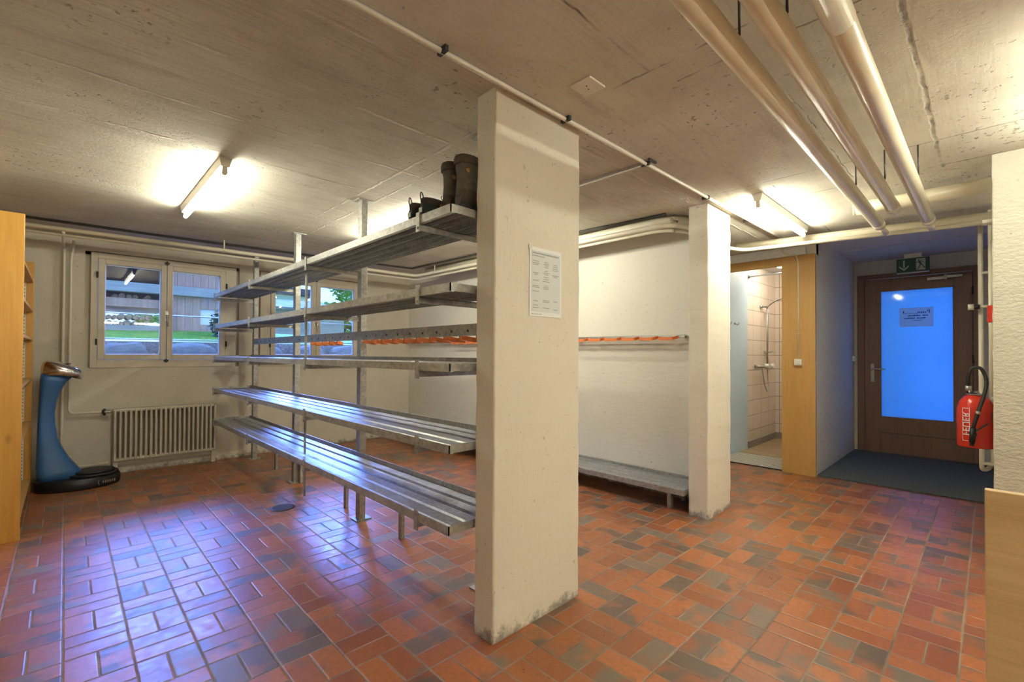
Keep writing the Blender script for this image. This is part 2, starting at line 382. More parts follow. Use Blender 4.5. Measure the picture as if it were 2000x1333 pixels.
def obj(name, mb, mats, parent=None, bevel=0, seg=2, fix=True):
    me = bpy.data.meshes.new(name)
    off = parent.get('_o', None) if parent else None
    r = parent
    while r is not None and r.parent is not None: r = r.parent
    o0 = r.location.copy() if r is not None and r.type == 'EMPTY' else Vector((0, 0, 0))
    me.from_pydata([tuple(v-o0) for v in mb.v], [], mb.f)
    if not isinstance(mats, (list, tuple)): mats = [mats]
    for m in mats: me.materials.append(MAT[m] if isinstance(m, str) else m)
    for p, mi, sm in zip(me.polygons, mb.mi, mb.sm): p.material_index = mi; p.use_smooth = sm
    if fix:
        bm = bmesh.new(); bm.from_mesh(me); bmesh.ops.recalc_face_normals(bm, faces=bm.faces); bm.to_mesh(me); bm.free()
    o = bpy.data.objects.new(name, me); C.objects.link(o)
    if parent is not None: o.parent = parent
    if bevel:
        b = o.modifiers.new('bevel', 'BEVEL'); b.width = bevel; b.segments = seg; b.limit_method = 'ANGLE'; b.angle_limit = .9
    return o
def tag(o, label, cat, group=None):
    o['label'] = label; o['category'] = cat
    if group: o['group'] = group
    return o
def thing(name, label, cat, loc=(0, 0, 0), group=None):
    o = bpy.data.objects.new(name, None); C.objects.link(o); o.location = loc; o.empty_display_size = .1
    return tag(o, label, cat, group)
def struct(name, mb=None, mats=None, label=None, loc=(0, 0, 0), bevel=0):
    if mb is None:
        o = bpy.data.objects.new(name, None); C.objects.link(o); o.location = loc
    else: o = obj(name, mb, mats, None, bevel)
    o['kind'] = 'structure'
    if label: o['label'] = label
    return o
def dup(root, loc=None, rotz=0, label=None):
    r = root.copy(); C.objects.link(r)
    if loc is not None: r.location = loc
    r.rotation_euler = (0, 0, rotz)
    if label: r['label'] = label
    def rec(a, b):
        for ch in list(a.children):
            c = ch.copy(); C.objects.link(c); c.parent = b; rec(ch, c)
    rec(root, r); return r
def text_mb(txt, size, org, ex, ey, mb, mi=0):
    cu = bpy.data.curves.new('t', 'FONT'); cu.body = txt; cu.size = size; cu.align_x = 'CENTER'; cu.align_y = 'CENTER'
    ob = bpy.data.objects.new('t', cu); C.objects.link(ob); dg = bpy.context.evaluated_depsgraph_get(); dg.update()
    me = bpy.data.meshes.new_from_object(ob.evaluated_get(dg)); ex, ey, org = Vector(ex), Vector(ey), Vector(org)
    mb.add([org+ex*v.co.x+ey*v.co.y for v in me.vertices], [tuple(p.vertices) for p in me.polygons], mi)
    bpy.data.objects.remove(ob); bpy.data.meshes.remove(me); bpy.data.curves.remove(cu)
    return mb

def rough_block(x0, x1, y0, y1, z0, z1, cell=.05, amp=.003, rnd=.012):
    """concrete block with slightly rounded, irregular arrises"""
    bm = bmesh.new(); bmesh.ops.create_cube(bm, size=1)
    for v in bm.verts: v.co = Vector(((x0+x1)/2+v.co.x*(x1-x0), (y0+y1)/2+v.co.y*(y1-y0), (z0+z1)/2+v.co.z*(z1-z0)))
    ve = [e for e in bm.edges if abs((e.verts[0].co-e.verts[1].co).z) > .5]
    bmesh.ops.bevel(bm, geom=ve, offset=rnd, segments=3, affect='EDGES', profile=.6)
    n = int((z1-z0)/cell)
    for i in range(1, n):
        z = z0+(z1-z0)*i/n
        bmesh.ops.bisect_plane(bm, geom=bm.verts[:]+bm.edges[:]+bm.faces[:], plane_co=(0, 0, z), plane_no=(0, 0, 1))
    cx, cy = (x0+x1)/2, (y0+y1)/2
    for v in bm.verts:
        q = noise.noise(v.co*9)*amp+noise.noise(v.co*31)*amp*.8
        corner = min(abs(v.co.x-x0), abs(v.co.x-x1)) < rnd*1.2 and min(abs(v.co.y-y0), abs(v.co.y-y1)) < rnd*1.2
        if corner: v.co.x += q*(1 if v.co.x > cx else -1); v.co.y += q*(1 if v.co.y > cy else -1)
    bmesh.ops.recalc_face_normals(bm, faces=bm.faces)
    m = MB(); m.v = [v.co.copy() for v in bm.verts]; idx = {v: i for i, v in enumerate(bm.verts)}
    for f in bm.faces: m.f.append([idx[v] for v in f.verts]); m.mi.append(0); m.sm.append(False)
    bm.free(); return m

# ================================================================== SETTING
H = 2.37
XL, XR, YN, YB = -.66, 3.80, -2.6, 6.20
struct('floor', MB().box(-.8, 7.6, -2.75, 6.25, -.12, 0), 'floor')
struct('ceiling', MB().box(-.8, 5.52, -2.75, 6.25, H, H+.2), 'ceil')
m = MB()
def wall_with_holes(m, x0, x1, y0, y1, z0, z1, holes):
    xs = x0
    for hx0, hx1, hz0, hz1 in holes:
        m.box(xs, hx0, y0, y1, z0, z1); m.box(hx0, hx1, y0, y1, z0, hz0); m.box(hx0, hx1, y0, y1, hz1, z1); xs = hx1
    m.box(xs, x1, y0, y1, z0, z1)
W1 = (.135, 1.485, 1.07, 2.235); W2 = (1.665, 3.04, 1.07, 2.235)
wall_with_holes(m, -.8, 3.95, YB, YB+.34, -.1, H+.2, [W1, W2]); struct('wall_back', m, 'wall')
struct('wall_side', MB().box(XR, XR+.15, 1.61, YB, 0, H), 'wallside')
struct('wall_left', MB().box(XL-.14, XL, -2.75, YB, 0, H), 'wall')
struct('wall_front', MB().box(XL, 3.9, YN-.15, YN, 0, H), 'wall')
struct('wall_pillar_near', rough_block(1.31, 1.895, 1.46, 1.585, 0, H), 'pillar', label='painted concrete pillar in the foreground with the notice taped to it')
struct('wall_pillar_far', rough_block(3.45, 3.885, 1.46, 1.61, 0, H), 'pillar', label='painted concrete pillar at the end of the coat hook wall')
struct('wall_right', rough_block(3.76, 3.93, YN, -.016, 0, H, rnd=.006, amp=.002), 'rwall')
struct('wall_alcove_right', MB().box(3.93, 7.45, -.2, -.035, 0, 2.6), 'rough')
struct('wall_alcove_left', MB().box(5.52, 7.45, 1.225, 1.39, 0, 2.6), 'rough')
struct('ceiling_alcove', MB().box(5.50, 7.7, -.2, 3.3, 2.44, 2.6).box(5.50, 5.52, -.2, 3.3, H, 2.44), 'panelceil')
struct('trim_1', MB().box(6.48, 6.49, -.035, 1.225, 2.436, 2.44).box(5.52, 7.45, .60, .612, 2.437, 2.44), 'winframe', label='joint lines of the alcove ceiling boards')
wd = MB(); DY0, DY1, DZ = .065, 1.19, 2.265
wd.box(7.45, 7.62, -.2, DY0, 0, 2.6).box(7.45, 7.62, DY1, 1.39, 0, 2.6).box(7.45, 7.62, DY0, DY1, DZ, 2.6)
struct('wall_door_end', wd, 'rough')
struct('wall_corridor_end', MB().box(3.95, 5.5, 3.2, 3.35, 0, H), 'wall')
struct('wall_shower_front', MB().box(5.49, 5.60, 2.26, 3.2, 0, 2.44).box(5.49, 5.60, 1.39, 2.26, 2.27, 2.44).box(5.50, 5.60, 1.225, 1.39, 2.27, 2.44), 'white')
struct('wall_shower_blue', MB().box(5.60, 6.43, 2.20, 2.26, 0, 2.44), 'blue')
struct('wall_shower_tiled', MB().box(6.43, 7.54, 2.20, 2.26, 0, 2.44), 'tiles')
struct('wall_shower_end', MB().box(7.54, 7.62, 1.39, 2.26, 0, 2.44), 'tiles')
struct('wall_shower_inner', MB().box(5.60, 7.54, 1.39, 1.40, 0, 2.44), 'tiles')
struct('floor_shower', MB().box(6.10, 7.54, 1.40, 2.20, 0, .012), 'showfloor')
struct('baseboard_shower', MB().box(6.43, 7.54, 2.185, 2.20, .012, .10).box(7.525, 7.54, 1.40, 2.185, .012, .10), 'grit')
struct('baseboard_back', MB().prism([(YB, 0), (YB, .07), (YB-.025, .05), (YB-.04, 0)], 'x', -.1, 1.55), 'wall')

# yellow board and frame at the shower opening
t = thing('shower_partition', 'yellow varnished board with frame strip over the shower opening', 'partition', (5.475, 1.37, 0))
obj('board', MB().box(5.455, 5.49, 1.222, 1.528, 0, 2.268), 'yellowboard', t, .003)
obj('header', MB().box(5.46, 5.49, 1.528, 2.4, 2.175, 2.268), 'yellowboard', t, .003)
tag(obj('lintel_box', MB().box(5.44, 5.489, 1.31, 2.4, 2.271, 2.345), 'boxwhite', None, .003), 'pale grey flat box above the shower opening frame', 'cover')

# windows --------------------------------------------------------------
def window(idx, O, frx, panes, label):
    x0, x1, z0, z1 = O; y = YB
    root = struct('window_%d' % idx, loc=((x0+x1)/2, y, z0)); root['label'] = label
    m = MB(); a0, a1 = frx                                        # frame board filling the opening
    px0, px1 = panes[0][0]-.055, panes[1][1]+.055; pz0, pz1 = 1.205-.055, 2.115+.055
    m.box(a0, px0, y-.012, y+.05, z0, z1-.01); m.box(px1, a1, y-.012, y+.05, z0, z1-.01)
    m.box(px0, px1, y-.012, y+.05, z0, pz0); m.box(px0, px1, y-.012, y+.05, pz1, z1-.01)
    obj('window_frame', m, 'winframe', root, .003)
    obj('reveal', MB().box(x0-.0, a0+.01, y+.051, y+.075, z0, z1).box(a1-.01, x1, y+.051, y+.075, z0, z1).box(x0, x1, y+.051, y+.075, z1-.03, z1), 'wall', root)
    mid = (panes[0][1]+panes[1][0])/2
    for k, (s0, s1, q0, q1) in enumerate(((px0+.003, mid-.002, panes[0][0], panes[0][1]), (mid+.002, px1-.003, panes[1][0], panes[1][1]))):
        m = MB(); yy0, yy1 = y-.028, y+.03
        m.box(s0, q0, yy0, yy1, pz0+.003, pz1-.003).box(q1, s1, yy0, yy1, pz0+.003, pz1-.003)
        m.box(q0, q1, yy0, yy1, pz0+.003, 1.205).box(q0, q1, yy0, yy1, 2.115, pz1-.003)
        sa = obj('sash', m, 'winframe', root, .004)
        obj('pane', MB().box(q0-.005, q1+.005, y+.002, y+.007, 1.20, 2.12), 'glass', sa)
        obj('glazing_spacer', MB().box(q0, q0+.008, y+.008, y+.02, 1.205, 2.115).box(q1-.008, q1, y+.008, y+.02, 1.205, 2.115).box(q0, q1, y+.008, y+.02, 1.205, 1.213).box(q0, q1, y+.008, y+.02, 2.107, 2.115), 'white', sa)
    # central handle, espagnolette ends, hinges
    hz = 1.62
    m = MB().prism([(mid-.014, hz-.055), (mid+.014, hz-.055), (mid+.014, hz+.055), (mid-.014, hz+.055)], 'y', y-.034, y-.028)
    m.cyl((mid, y-.034, hz+.01), (mid, y-.062, hz+.01), .009); m.tube(smoothpath([(mid, y-.062, hz+.012), (mid+.004, y-.066, hz-.04), (mid+.008, y-.062, hz-.11)]), [.010]*8+[.008]*8+[.009], 10)
    obj('handle', m, 'steel', root)
    for z in (pz0-.02, pz1+.01): obj('latch', MB().box(mid-.02, mid+.02, y-.036, y-.012, z, z+.018).box(mid-.006, mid+.006, y-.04, y-.012, z-.01, z+.03), 'dark', root, .002)
    for xx in (px0-.006, px1+.006):
        for z in (1.33, 2.0): obj('hinge', MB().cyl((xx, y-.032, z-.03), (xx, y-.032, z+.03), .008), 'dark', root)
    obj('outer_sill', MB().box(x0, x1, y+.08, y+.40, z0-.01, z0+.03), 'concrete', root)
window(1, W1, (.178, 1.45), ((.285, .735), (.838, 1.285)), 'cream double window on the left over the radiator')
window(2, W2, (1.712, 3.0), ((1.88, 2.325), (2.435, 2.90)), 'cream double window seen through the metal shelves')

# entrance door -------------------------------------------------------
d = struct('door_1', loc=(7.45, .63, 0), label='brown wooden glazed door at the end of the alcove')
m = MB(); X0, X1 = 7.40, 7.50
m.box(X0+.01, X1, DY0-.001, .125, 0, DZ).box(X0+.01, X1, 1.115, DY1, 0, DZ).box(X0+.06, X1, .12, .145, 0, DZ).box(X0+.06, X1, 1.095, 1.12, 0, DZ).box(X0+.01, X1, .125, 1.115, 2.205, DZ)
obj('door_frame', m, 'doorwood', d, .004)
g0, g1, gz0, gz1 = .278, .958, .458, 2.048
m = MB(); m.box(X0-.005, X0+.055, .130, g0, .012, 2.20).box(X0-.005, X0+.055, g1, 1.110, .012, 2.20).box(X0-.005, X0+.055, g0, g1, .012, gz0).box(X0-.005, X0+.055, g0, g1, gz1, 2.20)
m.box(X0-.007, X0-.004, g0, g1, .262, .268, 1)
leaf = obj('door_leaf', m, ['doorwood', 'dark'], d, .004)
obj('frosted_pane', MB().box(X0+.02, X0+.028, g0-.01, g1+.01, gz0-.01, gz1+.01), 'frost', leaf)
obj('glazing_bead', MB().box(X0-.002, X0+.02, g0, g0+.012, gz0, gz1).box(X0-.002, X0+.02, g1-.012, g1, gz0, gz1).box(X0-.002, X0+.02, g0, g1, gz0, gz0+.012).box(X0-.002, X0+.02, g0, g1, gz1-.012, gz1), 'doorwood', leaf)
m = MB().box(X0-.012, X0-.005, 1.015, 1.05, .90, 1.13); m.cyl((X0-.012, 1.032, 1.065), (X0-.055, 1.032, 1.065), .009); m.tube(bend([(X0-.05, 1.032, 1.065), (X0-.055, .98, 1.065), (X0-.055, .90, 1.062)], .01), .009, 10)
obj('handle', m, 'steel', leaf, .001)
m = MB().box(X0-.04, X0-.005, .36, .51, 2.13, 2.165).box(X0-.04, X0-.005, .205, .335, 2.142, 2.175).box(X0-.05, X0-.005, .335, .36, 2.125, 2.185)
obj('door_closer', m, 'steel', leaf, .004)
for z in (.35, 1.2, 1.98): obj('hinge', MB().cyl((X0-.012, .127, z-.045), (X0-.012, .127, z+.045), .008), 'dark', d)
# paper on the door glass: seen from its back, so the writing is mirrored
pd = thing('door_notice', 'small landscape paper with mirrored writing stuck on the blue door glass', 'notice', (X0+.017, .61, 1.70))
obj('sheet', MB().box(X0+.0165, X0+.0185, .456, .768, 1.585, 1.818), 'thinpaper', pd)
m = MB(); xx = X0+.0150
text_mb('P', .058, (xx, .50, 1.765), (0, 1, 0), (0, 0, 1), m)
for (a, b, z, h) in ((.525, .60, 1.757, .016), (.60, .72, 1.748, .003), (.725, .735, 1.765, .03)):
    if h == .016:
        for q in range(5): m.box(xx, xx+.0005, a+q*.016, a+q*.016+.010, z-h/2, z+h/2); 
    else: m.box(xx, xx+.0005, a, b, z-h/2, z+h/2)
def words(m, x, segs, z, h, hi=.5):
    for a, b in segs:
        y = a
        while y < b:
            ww = random.uniform(.008, .014); m.box(x, x+.0005, y, min(y+ww, b), z-h/2, z+h/2*random.uniform(hi, 1.4)); y += ww+.0025
words(m, xx, ((.505, .555), (.575, .69)), 1.722, .013); words(m, xx, ((.53, .605), (.625, .725)), 1.69, .013); words(m, xx, ((.565, .64),), 1.66, .006)
o = obj('writing', m, 'inkd', pd, fix=False)

# =============================================================== SHOE RACK
XF, XB, YE0, YE1 = 1.18, 1.535, 1.60, 5.90
rack = thing('shoe_rack', 'long galvanised metal shoe rack with five slatted levels left of the foreground pillar', 'shelf rack', (1.40, 3.75, 0))
def slat_shelf(z, t, n, name):
    """metal shelf of pressed channels with upstanding lips front, back and ends"""
    m = MB(); w = (XB-XF-.012)/n
    for i in range(n):
        a = XF+.006+i*w; g = .011
        m.prism([(a+g*.5, z-t), (a+g*.5, z-.008), (a+g*.5+.008, z), (a+w-g*.5-.008, z), (a+w-g*.5, z-.008), (a+w-g*.5, z-t), (a+w-g*.5-.004, z-t), (a+w-g*.5-.004, z-.012), (a+g*.5+.004, z-.012), (a+g*.5+.004, z-t)], 'y', YE0+.006, YE1-.006)
        m.box(a-g*.5, a+g*.5, YE0+.006, YE1-.006, z-.014, z-.012)
    o = obj(name, m, 'galvL', rack)
    e = MB(); e.box(XF, XF+.005, YE0, YE1, z-t-.006, z+.001).box(XB, XB+.005, YE0, YE1, z-t, z+.022).box(XF, XB, YE0, YE0+.005, z-t-.006, z+.001).box(XF, XB, YE1-.005, YE1, z-t, z+.018)
    e.box(XF, XF+.022, YE0, YE1, z-t-.009, z-t-.006)
    obj('edge_strip', e, 'galv', o)
    return o
LV = [(1.872, .028), (1.532, .028), (1.185, .026), (.835, .028), (.490, .030)]
POSTY = [1.85, 3.25, 4.60, 5.93]
for z, tt in LV: slat_shelf(z, tt, 4 if z < 1 else 5, 'shelf')
PX = 1.565
for y in POSTY:
    m = MB().box(PX, PX+.05, y-.03, y+.03, .0, H)
    po = obj('post', m, 'galv', rack, .004)
    obj('ceiling_plate', MB().box(PX-.03, PX+.09, y-.05, y+.05, H-.008, H-.0005).lathe([(.0, 0), (.007, 0), (.007, .012), (0, .012)], (PX-.015, y-.035, H-.02), 8), 'galv', po)
    obj('foot_plate', MB().box(PX-.03, PX+.09, y-.05, y+.05, 0.0005, .008), 'galv', po)
    for z, tt in LV:
        m = MB().box(XF+.005, PX+.002, y-.003, y+.003, z-tt-.040, z-tt-.0095).box(XF+.005, PX, y-.003, y+.022, z-tt-.0125, z-tt-.0095).box(XF-.006, XF+.0, y-.014, y+.014, z-tt-.048, z+.014)
        m.cyl((XF-.010, y, z-tt-.03), (XF-.005, y, z-tt-.03), .006, 8)
        obj('bracket', m, 'galv', rack)
for y, z0, z1 in ((3.43, 1.16, 1.80), (3.43, .50, .80), (3.43, .20, .46)):
    obj('hanger_strip', MB().prism([(y-.012, z1), (y+.014, z1), (y+.010, z0), (y-.006, z0)], 'x', 1.245, 1.255), 'galv', rack)
for y, x in ((2.72, 1.62), (3.56, 1.62), (4.54, 1.62), (5.25, 1.62)):
    obj('support_leg', MB().box(x-.012, x+.012, y-.02, y+.02, 0, .445).box(XB-.02, x+.012, y-.02, y+.02, .43, .452), 'galv', rack, .002)
# coat bar between the posts with dark holes and orange hooks on its rear side
m = MB().box(PX-.006, PX, POSTY[0]-.25, POSTY[3], 1.325, 1.385).box(PX-.006, PX+.03, POSTY[0]-.25, POSTY[3], 1.385, 1.389)
hy = []
y = 1.66
while y < 5.9:
    if min(abs(y-p) for p in POSTY) > .045: m.cyl((PX-.0075, y, 1.352), (PX-.0055, y, 1.352), .008, 10, 1); hy.append(y)
    y += .146
cb = obj('coat_bar', m, ['galv', 'dark'], rack)
def hook(mb, x, y, z, L=.11, out=.055, s=1):
    p = [(x, y-L/2, z), (x+s*out*.5, y-L/2+.012, z-.006), (x+s*out, y-L/2+.03, z-.012), (x+s*out, y+L/2-.03, z-.012), (x+s*out*.5, y+L/2-.012, z-.006), (x, y+L/2, z)]
    p = smoothpath(p, 4); rings = []
    for i, q in enumerate(p):
        dd = (p[min(i+1, len(p)-1)]-p[max(i-1, 0)]).normalized(); n = Vector((dd.y, -dd.x, 0)).normalized()
        rings.append([q+n*.006+Vector((0, 0, .013)), q-n*.006+Vector((0, 0, .013)), q-n*.006-Vector((0, 0, .013)), q+n*.006-Vector((0, 0, .013))])
    mb.loft(rings, sm=False); return mb
for y in hy[:10]+hy[12:16]:
    obj('hook', hook(MB(), PX+.004, y, 1.318, .125, .06), 'orange', cb)

# ----------------------------------------------------- wall coat rail with orange hooks
rail = thing('coat_rail', 'grey metal coat rail with orange hooks along the white side wall', 'coat rail', (3.74, 4.0, 1.38))
XR0 = 3.70
obj('rail', MB().box(XR0, XR0+.012, 1.76, 6.10, 1.374, 1.396).box(XR0, XR0+.03, 1.76, 6.10, 1.396, 1.400), 'steel', rail)
for y in (1.80, 2.9, 4.0, 5.1, 6.05): obj('wall_bracket', MB().box(XR0+.01, XR, y-.012, y+.012, 1.372, 1.396), 'steel', rail)
y = 1.90; ys = []
while y < 5.95: ys.append(y); y += .185
ys = [q for q in ys if q < 5.0]
for y in ys:
    m = hook(MB(), XR0-.002, y, 1.378, .165, .05, -1)
    obj('hook', m, 'orange', rail)

# ----------------------------------------------------- low bench under the coat rail
bn = thing('low_bench', 'low galvanised bench along the white wall under the coat rail', 'bench', (3.62, 3.9, 0))
BX0, BX1, BY0, BY1, BZ = 3.42, 3.785, 1.64, 6.1, .185
m = MB(); n = 4; w = (BX1-BX0)/n
for i in range(n): m.box(BX0+i*w+.004, BX0+(i+1)*w-.004, BY0, BY1, BZ-.026, BZ)
m.box(BX0+.01, BX1-.01, BY0+.01, BY1-.01, BZ-.03, BZ-.018)
obj('seat', m, 'galvL', bn, .003)
obj('edge_strip', MB().box(BX0-.005, BX0+.003, BY0, BY1, BZ-.042, BZ+.001).box(BX1-.003, BX1+.003, BY0, BY1, BZ-.03, BZ+.02).box(BX0, BX1, BY0-.004, BY0, BZ-.042, BZ+.001), 'galv', bn)
for y in (1.78, 2.9, 4.1, 5.3, 5.98):
    obj('leg', MB().box(3.50, 3.535, y-.004, y+.03, 0, BZ-.03).box(3.50, 3.78, y-.004, y+.012, BZ-.06, BZ-.03), 'galv', bn)
    obj('leg', MB().box(3.745, 3.78, y-.004, y+.03, 0, BZ-.03), 'galv', bn)

# =============================================================== LAMPS
def lamp(a, b, label, cat='ceiling lamp'):
    a, b = Vector(a), Vector(b); mid = (a+b)/2
    t = thing('fluorescent_lamp', label, cat, (mid.x, mid.y, H), 'fluorescent tube lamps')
    d = (b-a).normalized(); s = Vector((-d.y, d.x, 0)); L = (b-a).length
    def sect(p, w0, w1, z0, z1): return [p+s*w0+Vector((0, 0, z0)), p-s*w0+Vector((0, 0, z0)), p-s*w1+Vector((0, 0, z1)), p+s*w1+Vector((0, 0, z1))]
    A = Vector((a.x, a.y, 0)); B = Vector((b.x, b.y, 0))
    obj('housing', MB().loft([sect(A, .032, .022, H-.002, H-.048), sect(B, .032, .022, H-.002, H-.048)], sm=False), 'white', t, .002)
    for p, q in ((A, d), (B, -d)):
        m = MB().loft([sect(p, .034, .020, H-.001, H-.054), sect(p-q*.012, .034, .020, H-.001, H-.054)], sm=False)
        m.obox(p+q*.010+Vector((0, 0, H-.068)), d, s, Vector((0, 0, 1)), .013, .012, .020); m.cyl(p+q*.0+Vector((0, 0, H-.084)), p+q*.022+Vector((0, 0, H-.084)), .0135, 14)
        obj('end_cap', m, 'pvc', t)
    obj('tube', MB().cyl(A+d*.022+Vector((0, 0, H-.084)), B-d*.022+Vector((0, 0, H-.084)), .013, 16), 'tube', t)
lamp((.663, 3.11, 0), (.663, 4.36, 0), 'lit fluorescent tube lamp on the ceiling left of the shoe rack')
lamp((3.50, 1.13, 0), (4.68, 1.13, 0), 'lit fluorescent tube lamp on the ceiling in front of the far pillar')
lamp((2.15, 3.0, 0), (2.15, 4.25, 0), 'lit fluorescent tube lamp hidden above the top rack shelf')
lamp((2.86, 2.55, 0), (2.86, 3.10, 0), 'added fluorescent fill lamp unseen behind the foreground pillar')  # unseen tube added to brighten the bay behind the rack
lamp((2.33, -.38, 0), (3.53, -.38, 0), 'lit fluorescent tube lamp right of the ceiling pipes out of view')
wl = thing('fill_wall_lamp', 'added fluorescent fill lamp on the rear wall directly behind the camera', 'wall lamp', (.3, YN, 1.95))  # unseen lamp added to lift the light on the right-hand board and wall
obj('housing', MB().box(-.4, 1.0, YN+.001, YN+.05, 1.92, 1.98), 'white', wl, .003)
obj('tube', MB().cyl((-.35, YN+.08, 1.95), (.95, YN+.08, 1.95), .013, 16), 'tube', wl)
for x in (-.37, .95): obj('end_cap', MB().box(x, x+.02, YN+.05, YN+.1, 1.93, 1.97), 'pvc', wl)
wl = thing('fill_wall_lamp', 'added fluorescent fill lamp on the rear wall, the one farther right', 'wall lamp', (1.9, YN, 1.95))  # unseen lamp added low enough to light the pillar face under the pipes
obj('housing', MB().box(1.2, 2.6, YN+.001, YN+.05, 1.92, 1.98), 'white', wl, .003)
obj('tube', MB().cyl((1.25, YN+.08, 1.95), (2.55, YN+.08, 1.95), .013, 16), 'tube', wl)
for x in (1.23, 2.55): obj('end_cap', MB().box(x, x+.02, YN+.05, YN+.1, 1.93, 1.97), 'pvc', wl)
# shower ceiling light
sl = thing('shower_lamp', 'round lit lamp on the shower ceiling behind the opening', 'ceiling lamp', (6.6, 1.8, 2.44))
obj('base', MB().lathe([(0, 0), (.13, 0), (.13, -.02), (0, -.02)], (6.6, 1.8, 2.44)), 'white', sl)
obj('shade', MB().lathe([(.12, -.02), (.125, -.045), (.10, -.075), (.05, -.09), (0, -.093)], (6.6, 1.8, 2.44)), 'tubew', sl)

# =============================================================== CEILING PIPES
def hanger(t, x, y, z, r):
    obj('hanger', MB().cyl((x, y-r*.95, z+r*.3), (x, y-r*.9, H-.0005), .004, 8), 'dark', t)
for y, r, x1, xo, lab, thin in ((.560, .036, 4.32, 4.62, 'left one of the three parallel cream ceiling pipes', True), (.430, .036, 3.90, 3.90, 'middle one of the three parallel cream ceiling pipes, with a cut end', False), (.295,   .037, 4.42, 4.70, 'right one of the three parallel cream ceiling pipes', True)):
    z = 2.195
    t = thing('heating_pipe', lab, 'pipe', (1.8, y, z), 'three large pipes under the ceiling')
    m = MB().cyl((-.655, y, z), (x1, y, z), r, 24)
    obj('pipe', m, 'pipe', t)
    obj('end_collar', MB().cyl((x1-.10, y, z), (x1, y, z), r+.002, 24), 'pvc', t)
    if y < .3: obj('collar', MB().cyl((-.655, y, z), (1.60, y, z), r+.0015, 24), 'pipe', t)
    if thin: obj('thin_pipe', MB().cyl((x1, y, z), (xo, y, z), .022, 16), 'pipe', t)
    for x in ((1.47, 3.25) if y > .4 else (3.3,)): hanger(t, x, y, z, r)
t = thing('cross_pipe', 'short thick cream pipe crossing above the three ceiling pipes into the right wall', 'pipe', (4.05, .3, 2.28))
obj('pipe', MB().tube(bend([(4.08, .66, 2.285), (4.08, -.036, 2.285)], .02), .046, 20), 'pipe', t)
obj('end_cap', MB().cyl((4.08, .66, 2.285), (4.08, .675, 2.285), .044, 20), 'pipe', t)
# header pipes in front of the alcove
t = thing('header_pipe', 'thin white pipe crossing in front of the alcove and curling beside the far pillar', 'pipe', (4.62, .8, 2.2))
p = bend([(3.96, 1.50, 2.33), (4.20, 1.50, 2.215), (4.27, 1.665, 2.20), (4.48, 1.60, 2.20)], .06)[:-1]
obj('pipe', MB().tube(bend([(4.15, 1.66, 2.33), (4.22, 1.64, 2.19), (4.48, 1.56, 2.195), (4.79, -.005, 2.20)], .07, 8), .016, 14), 'pipew', t)
obj('elbow', MB().cyl((4.786, .03, 2.20), (4.795, -.033, 2.20), .021, 14), 'pipew', t)
t = thing('collector_pipe', 'thicker cream pipe running just behind the thin white header pipe', 'pipe', (4.80, .8, 2.29))
obj('pipe', MB().cyl((4.74, 1.72, 2.285), (5.02, -.03, 2.285), .038, 20), 'pipe', t)
# white riser pipes on the right alcove wall
t = thing('riser_pipe', 'tall white riser pipe with bottom bend on the right alcove wall', 'pipe', (5.4, .03, .3))
obj('pipe', MB().tube(bend([(5.38, .045, 2.434), (5.38, .045, .305), (5.44, .012, .30), (5.44, -.02, .36), (5.44, -.02, 1.0)], .03), .016, 12), 'pipew', t)
for z in (.35, 1.9): obj('clip', MB().box(5.365, 5.395, -.035, .05, z, z+.02), 'pvc', t)
t = thing('riser_pipe', 'slim white pipe beside the bent riser behind the fire extinguisher', 'pipe', (5.15, -.01, .8))
obj('pipe', MB().cyl((5.12, -.012, .55), (5.12, -.012, 2.36), .014, 12), 'pipew', t)
for z in (.9, 2.1): obj('clip', MB().box(5.105, 5.135, -.035, -.01, z, z+.02), 'pvc', t)

# pipes along the back and side wall of the left room
t = thing('wall_pipe', 'cream heating pipe running under the ceiling along the window wall', 'pipe', (1.5, 5.45, 2.26))
zz = 2.265
obj('pipe', MB().tube(bend([(-.655, 5.46, zz), (3.36, 5.30, zz), (3.42, 1.80, zz), (3.60, 1.68, zz), (3.795, 1.68, zz)], .10, 8), .019, 14), 'pipew', t)
obj('pipe_hanger', MB().cyl((1.15, 5.39, zz), (1.15, 5.39, H), .006, 8), 'pipew', t); obj('pipe_hanger', MB().cyl((3.37, 4.9, zz), (3.37, 4.9, H), .006, 8), 'pipew', t); obj('drain_cock', MB().cyl((1.15, 5.33, zz-.01), (1.15, 5.45, zz-.01), .008, 8), 'pipew', t)
t = thing('wall_pipe', 'thick dusty lagged pipe under the ceiling beside the coat rail wall', 'pipe', (3.5, 3.5, 2.3))
obj('pipe', MB().tube(bend([(3.49, 5.25, 2.315), (3.52, 1.86, 2.315), (3.62, 1.72, 2.315), (3.795, 1.70, 2.315)], .10, 8), .046, 18), 'pipew', t)
t = thing('wall_pipe', 'slim pipe hugging the thick lagged pipe beside the coat rail wall', 'pipe', (3.45, 3.5, 2.23))
obj('pipe', MB().tube(bend([(-.655, 5.56, 2.235), (3.43, 5.42, 2.235), (3.46, 1.83, 2.235), (3.62, 1.72, 2.235), (3.795, 1.71, 2.235)], .10, 8), .013, 12), 'pipew', t)
t = thing('ceiling_shadow_line', 'dark thin line for the shadow gap on the ceiling along the window wall and coat rail wall', 'cable', (1.5, 5.55, H))
obj('cable', MB().tube(bend([(-.655, 5.62, H-.012), (1.0, 5.56, H-.012), (3.30, 5.33, H-.012), (3.40, 2.6, H-.012), (3.46, 1.8, H-.012)], .04), .011, 8), 'dark', t)  # dark tube standing in for the shadow gap at the ceiling

